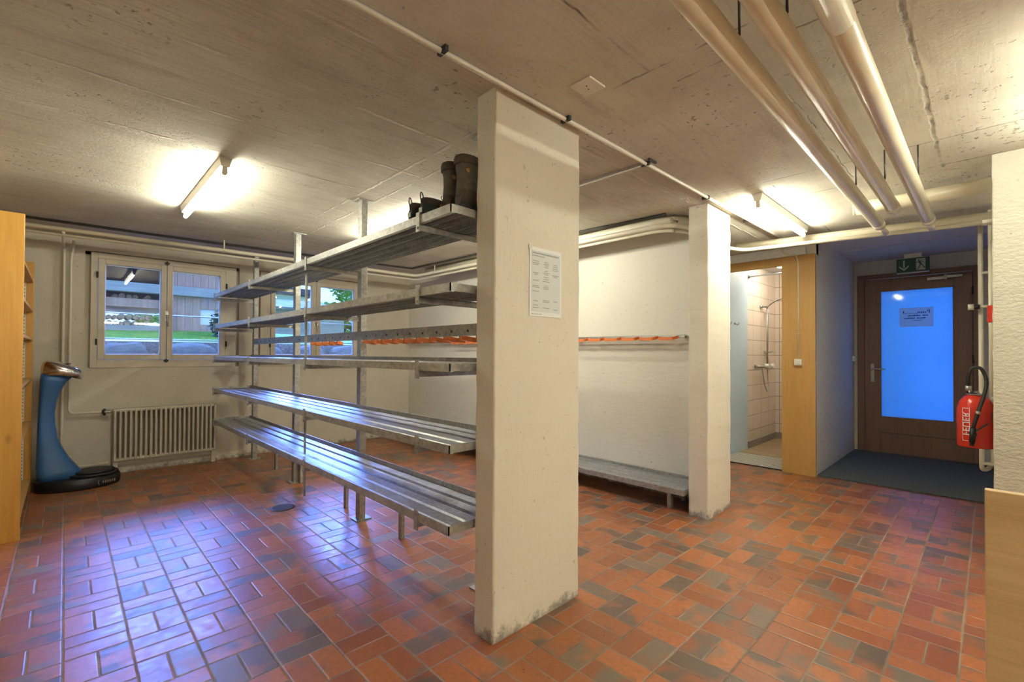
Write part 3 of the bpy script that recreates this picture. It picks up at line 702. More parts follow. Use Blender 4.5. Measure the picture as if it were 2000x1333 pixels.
t = thing('radiator_pipe', 'thin vertical pipe left of the windows bending to the radiator valve', 'pipe', (.04, 6.1, .63))
obj('pipe', MB().tube(bend([(.05, 6.02, 2.29), (.05, 6.10, 2.22), (.035, 6.12, 2.15), (.035, 6.12, .635), (.30, 6.12, .635), (.33, 6.10, .635)], .05), .0115, 10), 'pipew', t)
obj('valve', MB().cyl((.27, 6.12, .635), (.335, 6.12, .635), .017, 12).cyl((.29, 6.12, .60), (.29, 6.12, .665), .012, 10), 'dark', t)
t = thing('radiator_pipe', 'thin straight vertical pipe left of the windows ending at the floor pipe', 'pipe', (.0, 6.12, .1))
obj('pipe', MB().tube(bend([(-.02, 5.44, 2.25), (-.02, 6.06, 2.25), (-.013, 6.13, 2.18), (-.013, 6.13, .12), (.33, 6.13, .12)], .05), .0115, 10), 'pipew', t)

# radiator
t = thing('radiator', 'cream ribbed radiator under the left window', 'radiator', (.79, 6.1, .12))
NR = 22; rx0, rx1 = .352, 1.245
obj('header', MB().box(rx0, rx1, 6.075, 6.165, .625, .655), 'rad', t, .008); obj('header', MB().box(rx0, rx1, 6.075, 6.165, .13, .16), 'rad', t, .008)
for i in range(NR):
    x = rx0+.018+(rx1-rx0-.036)*i/(NR-1)
    obj('rib', MB().prism([(x-.011, 6.07), (x-.007, 6.06), (x+.007, 6.06), (x+.011, 6.07), (x+.011, 6.165), (x-.011, 6.165)], 'z', .14, .645), 'rad', t)
obj('wall_support', MB().box(.5, .53, 6.16, YB-.001, .2, .6).box(1.07, 1.10, 6.16, YB-.001, .2, .6), 'rad', t)
obj('foot', MB().box(1.20, 1.235, 6.09, 6.14, 0, .13).box(.36, .395, 6.09, 6.14, 0, .13), 'rad', t)

# conduits on ceiling
t = thing('ceiling_conduit', 'long pale conduit on the ceiling running over both pillars', 'conduit', (2.4, 1.415, H))
obj('conduit', MB().cyl((-.655, 1.43, H-.012), (5.0, 1.385, H-.012), .0105, 12), 'pvc', t)
for x in (1.0, 1.72, 2.46, 3.3, 4.1): obj('clip', MB().box(x-.008, x+.008, 1.385, 1.437, H-.022, H-.0005), 'dark', t)
t = thing('ceiling_conduit', 'short grey strip on the ceiling between the two pillars', 'conduit', (2.46, 2.0, H))
obj('conduit', MB().box(2.448, 2.466, 1.40, 3.3, H-.016, H-.0005), 'steel', t)
obj('clip', MB().box(2.42, 2.50, 1.36, 1.372, H-.012, H-.0005), 'dark', t)
t = thing('ceiling_plate', 'square cream cover plate with two screws on the ceiling', 'cover plate', (1.582, 1.18, H))
obj('plate', MB().box(1.527, 1.637, 1.127, 1.233, H-.008, H-.0005), 'pvc', t, .003)
for dx in (-.012, .012): obj('screw', MB().cyl((1.582+dx, 1.18+dx*.3, H-.0095), (1.582+dx, 1.18+dx*.3, H-.008), .0035, 10), 'dark', t)

# floor drain
t = thing('floor_drain', 'round metal floor drain in the tiles beside the rack', 'drain', (1.255, 3.90, 0))
obj('ring', MB().lathe([(.070, .0), (.088, .0), (.088, .004), (.070, .004)], (1.255, 3.90, 0), 32), 'dark', t)
m = MB()
for i in range(-3, 4):
    hw = math.sqrt(max(.0, .072**2-(i*.02)**2)); m.box(1.255-hw, 1.255+hw, 3.90+i*.02-.005, 3.90+i*.02+.005, .0005, .0035)
m.box(1.25, 1.26, 3.83, 3.97, .0005, .003); obj('grate', m, 'steel', t)

# =============================================================== SCALE
sc = thing('weighing_scale', 'blue column weighing scale with chrome head and black oval foot platform', 'scale', (.06, 5.8, 0))
def oval(cx, cy, rx, ry, z, n=40): return [(cx+rx*math.cos(2*PI*i/n), cy+ry*math.sin(2*PI*i/n), z) for i in range(n)]
bc = (.105, 5.80)
m = MB().loft([oval(bc[0], bc[1], .285, .20, .0), oval(bc[0], bc[1], .293, .208, .02), oval(bc[0], bc[1], .293, .208, .085), oval(bc[0], bc[1], .28, .195, .10)])
base = obj('base', m, 'black', sc)
m = MB().loft([oval(.20, 5.79, .182, .165, .099), oval(.20, 5.79, .185, .168, .112), oval(.20, 5.79, .178, .161, .12)])
m.loft([oval(.205, 5.79, .150, .135, .12), oval(.205, 5.79, .152, .137, .135), oval(.205, 5.79, .140, .125, .142)])
obj('foot_platform', m, 'rubber', sc)
m = MB(); text_mb('(', .05, (.235, 5.588, .055), (.97, .15, 0), (0, 0, 1), m); words(m, .0, (), 0, 0)
for i in range(6): m.obox((.265+i*.016, 5.595+i*.006, .052), Vector((.93, .36, 0)), Vector((-.36, .93, 0)), Vector((0, 0, 1)), .005, .001, .009+.003*(i % 2))
obj('maker_mark', m, 'steel', base)
secs = [  # outer x, inner x, z_outer, z_inner, half width
    (-.155, .150, .085, .100, .135), (-.168, .095, .14, .190, .130), (-.172, .040, .22, .275, .118), (-.170, -.005, .32, .37, .104), (-.168, -.035, .44, .47, .094),
    (-.166, -.052, .56, .58, .088), (-.163, -.055, .68, .69, .086), (-.160, -.045, .80, .79, .090), (-.157, -.022, .90, .88, .098), (-.154, .015, .98, .955, .108), (-.150, .055, 1.03, 1.0, .118)]
rings = []
for xo, xi, zo, zi, hw in secs:
    n = 24; r = []
    for i in range(n):
        a = 2*PI*i/n; cx_, sx_ = math.cos(a), math.sin(a); e = .55
        px = math.copysign(abs(cx_)**e, cx_); py = math.copysign(abs(sx_)**e, sx_)
        t_ = (px+1)/2; r.append((xo+(xi-xo)*t_, 5.81+hw*py*(1-.25*t_), zo+(zi-zo)*t_))
    rings.append(r)
obj('column', MB().loft(rings), 'bluebody', sc)
m = MB(); hs = []
for k, (dx0, dx1, dz, hw) in enumerate(((-.152, .075, -.006, .120), (-.152, .118, .055, .132), (-.142, .128, .105, .134), (-.125, .122, .135, .120), (-.09, .09, .150, .088), (-.045, .035, .158, .04))):
    r = []
    for i in range(28):
        a = 2*PI*i/28; px = math.copysign(abs(math.cos(a))**.7, math.cos(a)); py = math.copysign(abs(math.sin(a))**.8, math.sin(a)); t_ = (px+1)/2
        x = dx0+(dx1-dx0)*t_; r.append((x, 5.81+hw*py, 1.030+dz-.46*(x+.15)*(1 if k else .12)*.9))
    hs.append(r)
hd = obj('head', MB().loft(hs), 'chrome', sc)
obj('display', MB().lathe([(0, 0), (.045, 0), (.05, .004), (.045, .008), (0, .008)], (-.005, 5.80, 1.118)), 'dark', hd)

# =============================================================== PINE BOOKSHELF
bs = thing('pine_shelf', 'tall varnished pine shelf unit at the left edge beside the scale', 'shelf unit', (-.42, 5.2, 0))
obj('side_panel', MB().box(-.62, -.196, 4.38, 4.41, .0, 2.13), 'pine', bs, .003)
obj('side_panel', MB().box(-.62, -.200, 5.86, 5.885, .0, 2.02), 'pine', bs, .003)
obj('back_panel', MB().box(-.635, -.62, 4.38, 5.885, .02, 2.0), 'pineflat', bs)
for z in (1.86, 1.60, 1.35, 1.0, .62, .11):
    obj('shelf', MB().box(-.62, -.205, 4.412, 5.858, z-.022, z), 'pineflat' if z > 1.3 else 'pineflat', bs, .002)
for y in (4.412, 5.856):
    for x in (-.26, -.56):
        m = MB().box(x-.012, x+.012, y, y+.003, .1, 1.95)
        for i in range(60): m.box(x-.005, x+.005, y-.0006, y+.0036, .12+i*.03, .128+i*.03, 1)
        obj('perforated_strip', m, ['white', 'dark'], bs)

# =============================================================== BOOTS AND SHOES
def ring(cx, cy, z, rx, ry, n=18, sq=.8):
    r = []
    for i in range(n):
        a = 2*PI*i/n; r.append((cx+rx*math.copysign(abs(math.cos(a))**sq, math.cos(a)), cy+ry*math.copysign(abs(math.sin(a))**sq, math.sin(a)), z))
    return r
def footring(x, y, z0, hgt, w, n=16):
    r = []
    for i in range(n):
        a = 2*PI*i/n; yy = y+w*math.cos(a); s_ = math.sin(a); zz_ = z0+hgt*.5+hgt*.5*math.copysign(abs(s_)**(.6 if s_ < 0 else .9), s_); r.append((x, yy, zz_))
    return r
def boot(h=.27, L=.29):
    """toe towards +X, heel at x=0, standing on z=0"""
    t = thing('winter_boot', 'x', 'boot', (0, 0, 0), 'boots on the top rack shelf')
    m = MB(); prof = [(-.012, .004, .03, .03), (.0, .004, .038, .034), (.05, .004, .04, .038), (.12, .004, .036, .036), (.2, .004, .034, .046), (.26, .004, .03, .042), (.288, .006, .024, .025)]
    m.loft([[(x, yy, 0 if k == 0 else hh) for (yy, k) in ((-w, 0), (w, 0), (w, 1), (-w, 1))] for x, _, hh, w in prof], sm=False)
    obj('sole', m, 'rubber', t, .004)
    secs = [(-.004, .07, .024), (.01, .10, .034), (.05, .115, .039), (.10, .115, .038), (.15, .085, .040), (.20, .066, .045), (.24, .056, .043), (.27, .042, .033), (.284, .024, .018)]
    m = MB().loft([footring(x, 0, .026, hh, w) for x, hh, w in secs])
    obj('upper', m, 'leather', t)
    m = MB().loft([ring(.058+dx, 0, z, rx, ry) for z, rx, ry, dx in ((.07, .066, .037, 0), (.11, .064, .038, 0), (.15, .055, .037, -.006), (.19, .054, .039, -.008), (.23, .060, .043, -.008), (h-.02, .064, .046, -.006), (h, .062, .045, -.006))])
    obj('shaft', m, 'leatherg', t)
    m = MB().loft([ring(.052, 0, z, rx, ry) for z, rx, ry in ((h-.03, .067, .049), (h-.01, .069, .050), (h+.008, .064, .045), (h+.010, .045, .030), (h-.02, .040, .026))])
    obj('collar', m, 'leather', t)
    m = MB()
    for i in range(5): m.cyl((.10+i*.004-.004, -.02, .14+.02*i), (.10+i*.004-.004, .02, .145+.02*i), .003, 6)
    obj('laces', m, 'rubber', t)
    obj('ankle_badge', MB().cyl((.02, -.0425, .185), (.02, -.0385, .185), .010, 12), 'suede', t)
    return t
def shoe():
    t = thing('hiking_shoe', 'x', 'shoe', (0, 0, 0), 'low shoes on the top rack shelf')
    m = MB(); prof = [(-.010, .024, .026), (.0, .028, .031), (.06, .028, .034), (.13, .024, .035), (.2, .024, .044), (.25, .024, .040), (.275, .024, .022)]
    m.loft([[(x, -w, 0), (x, w, 0), (x, w, hh), (x, -w, hh)] for x, hh, w in prof], sm=False); obj('sole', m, 'rubber', t, .003)
    secs = [(-.006, .055, .022), (.004, .074, .030), (.04, .078, .034), (.08, .082, .036), (.12, .085, .037), (.16, .062, .041), (.20, .048, .044), (.24, .038, .038), (.268, .022, .020)]
    obj('upper', MB().loft([footring(x, 0, .020, hh, w) for x, hh, w in secs]), 'dgreen', t)
    m = MB().loft([ring(.055, 0, z, rx, ry) for z, rx, ry in ((.075, .060, .034), (.098, .062, .036), (.108, .058, .032), (.108, .044, .020), (.085, .040, .018))]); obj('collar', m, 'leather', t)
    m = MB()
    for s_ in (-1, 1): m.tube(smoothpath([(.07, s_*.038, .04), (.10, s_*.041, .075), (.135, s_*.036, .098), (.16, s_*.030, .085), (.20, s_*.045, .05)], 5), .012, 8)
    m.loft([footring(x, 0, z0, hh, w) for x, z0, hh, w in ((.075, .045, .058, .0365), (.09, .040, .066, .0385), (.13, .034, .066, .0405), (.165, .030, .052, .0435), (.19, .028, .042, .045))])
    obj('side_overlay', m, 'suede', t)
    m = MB().loft([footring(x, 0, z0, hh, w) for x, z0, hh, w in ((.105, .088, .026, .020), (.13, .085, .034, .022), (.165, .070, .025, .022), (.185, .06, .02, .018))]); obj('tongue', m, 'suede', t)
    m = MB(); m.tube(smoothpath([(-.004, 0, .085), (-.016, -.004, .105), (-.014, -.002, .128), (-.004, .003, .132), (.004, 0, .110)], 5), .0028, 7); obj('pull_loop', m, 'rubber', t)
    m = MB()
    for i in range(4): m.cyl((.115+i*.014, -.024, .112-i*.008), (.115+i*.014, .024, .112-i*.008), .0028, 6)
    m.tube(smoothpath([(.115, 0, .12), (.12, .02, .145), (.135, .022, .150), (.135, .005, .118)], 5), .002, 6); obj('laces', m, 'suede', t)
    obj('heel_label', MB().box(-.0145, -.0115, -.012, .012, .035, .058), 'signw', t)
    return t
ZS = 1.8735
b = boot(.25); b.location = (1.28, 1.675, ZS); b['label'] = 'dark grey-brown tall boot on the top rack shelf touching the pillar'
b2 = dup(b, (1.285, 1.785, ZS), math.radians(-2), 'tall dark boot on the top rack shelf behind the boot beside the pillar')
s1 = shoe(); s1.location = (1.235, 1.90, ZS); s1['label'] = 'low dark shoe with tan overlays beside the tall boots on the top shelf'
s2 = dup(s1, (1.24, 2.01, ZS), 0, 'low dark shoe with pale heel label, farthest from the pillar on the top shelf')

# =============================================================== NOTICE ON PILLAR
nt = thing('pillar_notice', 'white sheet with three columns of grey text taped to the foreground pillar', 'notice', (1.63, 1.455, 1.56))
yy = 1.4575
obj('sheet', MB().box(1.520, 1.743, yy-.0015, yy+.0015, 1.404, 1.724), 'paper', nt)
pr = obj('printed_area', MB().box(1.533, 1.733, yy-.0024, yy-.0015, 1.425, 1.708), 'paperp', nt)
m = MB(); y_ = yy-.0030
m.box(1.537, 1.722, y_, y_+.0005, 1.693, 1.700); m.box(1.537, 1.62, y_, y_+.0005, 1.682, 1.686)
for cx_, rows in ((1.560, (1.660, 1.650, 1.643, 1.605, 1.598, 1.57, 1.545, 1.538, 1.52, 1.475, 1.455, 1.443)), (1.632, (1.66, 1.652, 1.645, 1.637, 1.618, 1.610, 1.603, 1.59, 1.58, 1.57, 1.55, 1.542, 1.535, 1.48, 1.473, 1.445)), (1.698, (1.655, 1.647, 1.638, 1.63, 1.605, 1.598, 1.48, 1.44))):
    for z in rows:
        ww = random.uniform(.012, .024); m.box(cx_-ww, cx_+ww, y_, y_+.0005, z-.0018, z+.0018)
for q in range(6): m.box(1.535+q*.012, 1.542+q*.012, y_+.001, y_+.0015, 1.412, 1.416)
obj('printed_text', m, 'ink', nt)
obj('corner_tape', MB().box(1.514, 1.536, yy-.0022, yy-.0010, 1.712, 1.73), 'pvc', nt)

# =============================================================== SWITCHES
t = thing('light_switch', 'white light switch with cable on the yellow board', 'light switch', (5.44, 1.37, 1.16))
bx_ = obj('box', MB().box(5.42, 5.455, 1.335, 1.405, 1.125, 1.19), 'white', t, .006)
obj('rocker', MB().box(5.414, 5.42, 1.352, 1.388, 1.14, 1.175), 'white', t, .002)
obj('cable', MB().tube(bend([(5.445, 1.37, 1.19), (5.445, 1.37, 2.19), (5.38, 1.37, 2.26), (5.30, 1.48, 2.28), (5.30, 1.50, 2.37)], .04), .006, 8), 'pipew', t)
for z in (1.45, 1.8, 2.1): obj('clip', MB().box(5.437, 5.455, 1.362, 1.378, z-.006, z+.006), 'pvc', t)
t = thing('light_switch', 'white switch box on the alcove wall beside the door frame', 'light switch', (7.33, 1.205, 1.19))
obj('box', MB().box(7.28, 7.345, 1.19, 1.225, 1.155, 1.225), 'white', t, .005)
obj('rocker', MB().box(7.295, 7.33, 1.184, 1.19, 1.17, 1.21), 'white', t, .002)
t = thing('cable_duct', 'narrow cream vertical duct in the corner left of the door frame', 'cable duct', (7.42, 1.2, 1.2))
obj('duct', MB().box(7.405, 7.45, 1.192, 1.224, 0, 2.28), 'winframe', t, .002)

# =============================================================== EXIT SIGN
t = thing('exit_sign', 'green emergency exit sign with down arrow and running figure above the door', 'exit sign', (7.18, .62, 2.3))
SX = 7.165
obj('case', MB().box(SX, SX+.05, .474, .768, 2.222, 2.385), 'green', t, .004)
obj('bracket', MB().box(SX+.005, SX+.045, .54, .70, 2.386, 2.44), 'white', t)
obj('light_strip', MB().box(SX-.004, SX+.05, .476, .766, 2.212, 2.222).box(SX-.003, SX+.02, .53, .72, 2.385, 2.394), 'signw', t)
x_ = SX-.003
m = MB()
m.box(x_, SX-.0005, .692, .706, 2.275, 2.365)                        # arrow pointing down
m.prism([(.699, 2.240), (.744, 2.285), (.744, 2.303), (.699, 2.262), (.654, 2.303), (.654, 2.285)], 'x', x_, SX-.0005)
obj('arrow', m, 'signw', t)
obj('pictogram_field', MB().box(x_, SX-.0005, .508, .590, 2.238, 2.372), 'signw', t)
m = MB(); x2 = x_-.0015
def limb(m, pts, w):
    for a, b in zip(pts[:-1], pts[1:]):
        a, b = Vector((x2, *a)), Vector((x2, *b)); dd = (b-a); L = dd.length; dd.normalize(); m.obox((a+b)/2, dd, Vector((0, -dd.z, dd.y)), Vector((1, 0, 0)), L/2+.002, w/2, .0008)
m.lathe([(0, 0), (.001, 0)], (0, 0, 0), 3) if False else None
m.cyl((x2-.0008, .567, 2.352), (x2+.0008, .567, 2.352), .009, 14)
limb(m, [(.562, 2.340), (.548, 2.305)], .017); limb(m, [(.548, 2.305), (.530, 2.290), (.520, 2.262), (.512, 2.262)], .008)
limb(m, [(.550, 2.302), (.560, 2.275), (.575, 2.25), (.582, 2.25)], .008); limb(m, [(.562, 2.338), (.577, 2.325), (.588, 2.335)], .006); limb(m, [(.558, 2.338), (.538, 2.340), (.526, 2.325)], .006)
obj('running_figure', m, 'green', t)

# =============================================================== FIRE EXTINGUISHER, ALARM BOX
EX, EY, EZ = 4.9, .072, .553
t = thing('fire_extinguisher', 'red fire extinguisher with black hose hanging on the right alcove wall', 'fire extinguisher', (EX, EY, EZ))
R_ = .103
obj('cylinder', MB().lathe([(0, 0), (R_*.97, 0), (R_, .01), (R_, .24), (R_*.97, .29), (R_*.86, .335), (R_*.62, .372), (R_*.3, .392), (0, .395)], (EX, EY, EZ), 36), 'red', t)
obj('valve', MB().lathe([(0, 0), (.05, 0), (.052, .008), (.025, .012), (.02, .03), (0, .03)], (EX, EY, EZ+.385)).box(EX-.05, EX+.05, EY-.008, EY+.008, EZ+.405, EZ+.412).cyl((EX-.06, EY+.03, EZ+.395), (EX-.06, EY+.03, EZ+.42), .006), 'steel', t)
hp = smoothpath([(EX-.04, EY+.036, EZ+.405), (EX-.05, EY+.036, EZ+.52), (EX-.055, EY+.015, EZ+.585), (EX-.06, EY-.03, EZ+.585), (EX-.075, EY-.058, EZ+.50), (EX-.105, EY-.048, EZ+.40), (EX-.125, EY-.018, EZ+.28), (EX-.128, EY+.012, EZ+.15)], 8)
obj('hose', MB().tube(hp, .0115, 12), 'rubber', t)
obj('hose_collar', MB().cyl((EX-.041, EY+.036, EZ+.415), (EX-.043, EY+.036, EZ+.455), .018, 14), 'steel', t); obj('hose_collar', MB().cyl((EX-.1255, EY-.010, EZ+.255), (EX-.124, EY-.016, EZ+.275), .0145, 14), 'steel', t)
m = MB().cyl((EX-.128, EY+.012, EZ+.15), (EX-.128, EY+.018, EZ+.045), .017, 14); m.bar((EX-.128, EY+.03, EZ+.10), (EX-.135, EY-.065, EZ+.19), .012, .010); m.bar((EX-.128, EY+.035, EZ+.115), (EX-.13, EY-.01, EZ+.10), .02, .012); m.cyl((EX-.128, EY+.018, EZ+.05), (EX-.128, EY+.020, EZ+.02), .012, 12)
obj('nozzle', m, 'rubber', t)
a0 = math.radians(148)   # label on the drum, turned to the left side
def drum(a, z, r=R_+.0012): return Vector((EX+r*math.cos(a), EY+r*math.sin(a), EZ+z))
m = MB()
for a_, z_, da, dz in ((140, .17, .9, .12), (163, .17, .9, .12)):
    m.loft([[drum(math.radians(a_+q), z_-dz), drum(math.radians(a_+q), z_+dz)] for q in (-da, da)], cap=False, closed=False)
for z_ in (.05, .29): m.loft([[drum(math.radians(q), z_-.0018), drum(math.radians(q), z_+.0018)] for q in range(140, 164, 3)], cap=False, closed=False)
obj('label_border', m, 'paper', t, fix=False)
m = MB(); cdir = Vector((math.cos(math.radians(151)), math.sin(math.radians(151)), 0)); tan = Vector((-math.sin(math.radians(151)), math.cos(math.radians(151)), 0))
text_mb('FEUER', .062, drum(math.radians(151), .175, R_+.0022), Vector((0, 0, 1)), tan, m); obj('label_text', m, 'paper', t, fix=False)
obj('wall_hook', MB().box(EX-.02, EX+.02, -.034, -.03, EZ+.2, EZ+.36).tube(smoothpath([(EX-.06, -.03, EZ+.27), (EX-.1, -.01, EZ+.25), (EX-.1, -.02, EZ+.19), (EX-.06, -.03, EZ+.18)], 5), .003, 6), 'dark', t)
t = thing('alarm_box', 'small red box high on the right alcove wall above the extinguisher', 'alarm', (4.9, -.01, 1.55))
obj('case', MB().box(4.86, 4.95, -.034, .008, 1.478, 1.602), 'red', t, .003)
t = thing('door_holder', 'white and black peg sticking out of the right alcove wall beside the red box', 'door stop', (5.35, .05, 1.63))
obj('arm', MB().cyl((5.31, -.034, 1.63), (5.31, .05, 1.63), .011, 12), 'pvc', t)
obj('rubber_ring', MB().cyl((5.31, .05, 1.63), (5.31, .082, 1.63), .019, 14), 'rubber', t)
obj('tip', MB().cyl((5.31, .082, 1.63), (5.31, .118, 1.63), .024, 14), 'pvc', t)

# =============================================================== MATS, WOOD BOARD
tag(obj('entrance_mat', MB().box(5.52, 7.40, -.033, 1.222, .0005, .016), 'mat', None, .004), 'dark grey entrance mat filling the alcove floor in front of the door', 'mat')
t = thing('slatted_mat', 'pale slatted plastic mat on the floor at the shower opening', 'mat', (5.8, 1.8, 0))
m = MB(); x = 5.50
while x < 6.09: m.box(x, x+.030, 1.535, 2.19, .012, .016); x += .066
obj('slats', m, 'slat', t)
obj('gap_backing', MB().box(5.50, 6.09, 1.535, 2.19, .0005, .010), 'rubber', t)  # added dark sheet so that the gaps between the slats read dark
obj('cross_bar', MB().box(5.50, 6.09, 1.86, 1.872, .010, .0125), 'dark', t)
tag(obj('wooden_board', MB().box(2.10, 2.135, -1.30, .012, 0, .805), 'oldwood', None, .003), 'worn pale wooden board standing at the right edge in front of the wall', 'board')

# =============================================================== SHOWER FITTINGS
YW = 2.20
t = thing('shower_fitting', 'chrome shower riser with hand shower, mixer and hose on the tiled wall', 'shower', (7.0, 2.15, 1.06))
obj('riser', MB().cyl((7.0, YW-.06, 1.10), (7.0, YW-.06, 1.92), .009, 12).cyl((7.0, YW-.06, 1.90), (7.0, YW-.001, 1.90), .008).cyl((6.92, YW-.02, 1.905), (7.0, YW-.05, 1.905), .007).cyl((6.90, YW-.001, 1.90), (6.90, YW-.03, 1.90), .02), 'steel', t)
obj('hand_shower', MB().tube(smoothpath([(7.0, YW-.06, 1.895), (7.0, YW-.13, 1.96), (7.0, YW-.22, 2.00), (7.0, YW-.27, 2.0)], 5), [.012]*9+[.014]*3+[.02, .03, .035, .03], 12), 'steel', t)
obj('mixer', MB().cyl((6.62, YW-.05, 1.075), (7.12, YW-.05, 1.075), .019, 14).cyl((6.70, YW-.001, 1.075), (6.70, YW-.05, 1.075), .024).cyl((7.0, YW-.001, 1.075), (7.0, YW-.05, 1.075), .024), 'steel', t)
for x in (6.90, 7.10): obj('knob', MB().cyl((x, YW-.06, 1.08), (x, YW-.12, 1.08), .034, 16), 'white', t)
obj('hose', MB().tube(smoothpath([(6.80, YW-.06, 1.055), (6.82, YW-.08, .85), (6.90, YW-.09, .74), (6.99, YW-.08, .80), (7.01, YW-.06, 1.0), (7.0, YW-.07, 1.4), (7.0, YW-.07, 1.88)], 6), .007, 8), 'steel', t)
t = thing('soap_dish', 'small chrome soap dish on the shower riser wall', 'soap dish', (7.1, 2.12, 1.27))
obj('dish', MB().box(7.04, 7.22, YW-.10, YW-.004, 1.262, 1.27).cyl((7.04, YW-.1, 1.285), (7.22, YW-.1, 1.285), .004).cyl((7.04, YW, 1.285), (7.04, YW-.1, 1.285), .004).cyl((7.22, YW, 1.285), (7.22, YW-.1, 1.285), .004), 'steel', t)
t = thing('curtain_rod', 'thin dark curtain rod across the top of the shower', 'rod', (6.45, 1.8, 2.26))
obj('rod', MB().cyl((6.46, 1.40, 2.262), (6.46, 2.20, 2.262), .010, 12), 'steel', t); obj('flange', MB().cyl((6.46, 2.185, 2.262), (6.46, 2.20, 2.262), .022, 16), 'steel', t)
for x in (5.74, 5.98): 
    t = thing('towel_hook', 'small chrome towel hook on the pale blue wall, %s' % ('nearer the opening' if x < 5.9 else 'nearer the tiles'), 'hook', (x, 2.18, 1.62), 'towel hooks on the blue wall')
    obj('hook_body', MB().cyl((x, 2.20, 1.62), (x, 2.19, 1.62), .014).tube(smoothpath([(x, 2.19, 1.62), (x, 2.165, 1.605), (x, 2.15, 1.615), (x, 2.148, 1.635)], 4), .005, 8), 'steel', t)

# =============================================================== OUTSIDE
struct('ground_well', MB().box(-3, 8, YB+.34, 7.5, .55, .70), 'soil')
def slope(x0, x1, y0, y1, nx, ny, zf, mi=0):
    m = MB(); vs = []
    for i in range(nx+1):
        for j in range(ny+1):
            x = x0+(x1-x0)*i/nx; y = y0+(y1-y0)*(j/ny)**1.6; vs.append((x, y, zf(x, y)+noise.noise(Vector((x*.9, y*.9, 3)))*.05))
    fs = [(i*(ny+1)+j, (i+1)*(ny+1)+j, (i+1)*(ny+1)+j+1, i*(ny+1)+j+1) for i in range(nx) for j in range(ny)]
    m.add(vs, fs, 0, True); return m
def gz(x, y): return 1.38+min(max(0, y-7.8), 2.2)*.105+max(0, y-10)*.03
struct('ground_lawn', slope(-8, 30, 7.85, 45, 40, 30, gz), 'grass')
struct('ground_bank', MB().box(-8, 12, 7.78, 7.9, .5, 1.372), 'soil')
random.seed(4)
x = -1.2; k = 0; row = [.62, .85, .55, .78, .9, .62, .7, .95, .6, .8, .7, .9]
shade = ['broad grey', 'blocky pale', 'long grey', 'squat dark grey', 'wide pale grey', 'rough grey', 'short grey', 'large grey', 'narrow grey', 'flat grey', 'heavy grey', 'last grey']
ni = 0
def stone(cx, cy, cz, rx, ry, rz, lab, grp='boulders of the garden wall'):
    bm = bmesh.new(); bmesh.ops.create_icosphere(bm, subdivisions=3, radius=1); sd = random.random()*50
    for v in bm.verts:
        c = v.co; q = Vector([math.copysign(abs(a)**.55, a) for a in c]); n_ = noise.noise(q*1.3+Vector((sd, 0, 0)))*.22+noise.noise(q*3.5+Vector((sd, 2, 0)))*.08
        v.co = Vector((q.x*rx, q.y*ry, q.z*rz))*(.92+n_*.5)
    m = MB(); m.v = [v.co+Vector((cx, cy, cz)) for v in bm.verts]; id_ = {v: i for i, v in enumerate(bm.verts)}
    for f_ in bm.faces: m.f.append([id_[v] for v in f_.verts]); m.mi.append(0); m.sm.append(False)
    bm.free(); return tag(obj('boulder', m, 'stone'), lab, 'stone', grp)
pos = ['left end, outside the frame of the left window', 'seen at the left rim of the left window', 'in the left pane of the left window', 'in the middle of the left window', 'in the right pane of the left window', 'behind the wall between the windows', 'at the left rim of the second window', 'in the left pane of the second window', 'in the right pane of the second window', 'right of the second window', 'far right of the second window', 'right end of the row']
for i, wd_ in enumerate(row):
    stone(x+wd_/2, 7.72, 1.02, wd_/2-.012, .26, .36, shade[i]+' garden wall boulder '+pos[i]); x += wd_
# window bars outside
for zb, nm in ((1.655, 'upper'), (1.375, 'lower')):
    for X0_, X1_, wn_ in ((.09, 1.53, 'left window'), (1.62, 3.08, 'second window')):
        tag(obj('window_bar', MB().cyl((X0_, 6.60, zb), (X1_, 6.60, zb), .007, 8).cyl((X0_+.01, 6.54, zb), (X0_+.01, 6.60, zb), .006, 8).cyl((X1_-.01, 6.54, zb), (X1_-.01, 6.60, zb), .006, 8), 'steel'), '%s thin metal bar outside the %s' % (nm, wn_), 'bar', 'bars outside the windows')
# barn / wood store
BYN = 10.4
bt = thing('wood_shed', 'weathered plank wood shed with open log bays beyond the left window', 'shed', (1.3, BYN+1, 1.5))
obj('beam', MB().box(-.6, 2.75, BYN-.14, BYN+.02, 2.27, 2.44), 'plankg', bt, .01)
for x in (.34, 1.22, 2.62): obj('shed_post', MB().box(x, x+.14, BYN-.1, BYN+.04, 1.42, 2.95), 'plankg', bt, .008)
obj('roof', MB().box(-1.2, 3.0, BYN-.55, BYN+2.2, 2.98, 3.08), 'slate', bt)
obj('upper_floor', MB().box(-.6, 1.36, BYN, BYN+1.6, 2.02, 2.17), 'plank', bt)
obj('lower_floor', MB().box(-.6, 1.36, BYN-.05, BYN+1.6, 1.60, 1.70), 'plankg', bt)
m = MB(); x = 1.36
while x < 2.68:
    if not (1.74 < x < 2.06): m.box(x, x+.118, BYN+.02, BYN+.05, 1.45, 2.98)
    else: m.box(x, x+.118, BYN+.02, BYN+.05, 2.06, 2.98).box(x, x+.118, BYN+.02, BYN+.05, 1.45, 1.76)
    x += .122
obj('plank_wall', m, 'plank', bt)
obj('white_panel', MB().box(1.70, 2.22, BYN+.06, BYN+.08, 1.74, 2.08), 'housewall', bt)
obj('back_wall', MB().box(-.6, 2.7, BYN+1.6, BYN+1.66, 2.17, 2.98), 'slate', bt)  # shade of the shed interior is put into the dark wall colour
obj('side_wall', MB().box(-.62, -.56, BYN, BYN+1.6, 1.45, 2.98), 'plankg', bt)
random.seed(9)
n = 0
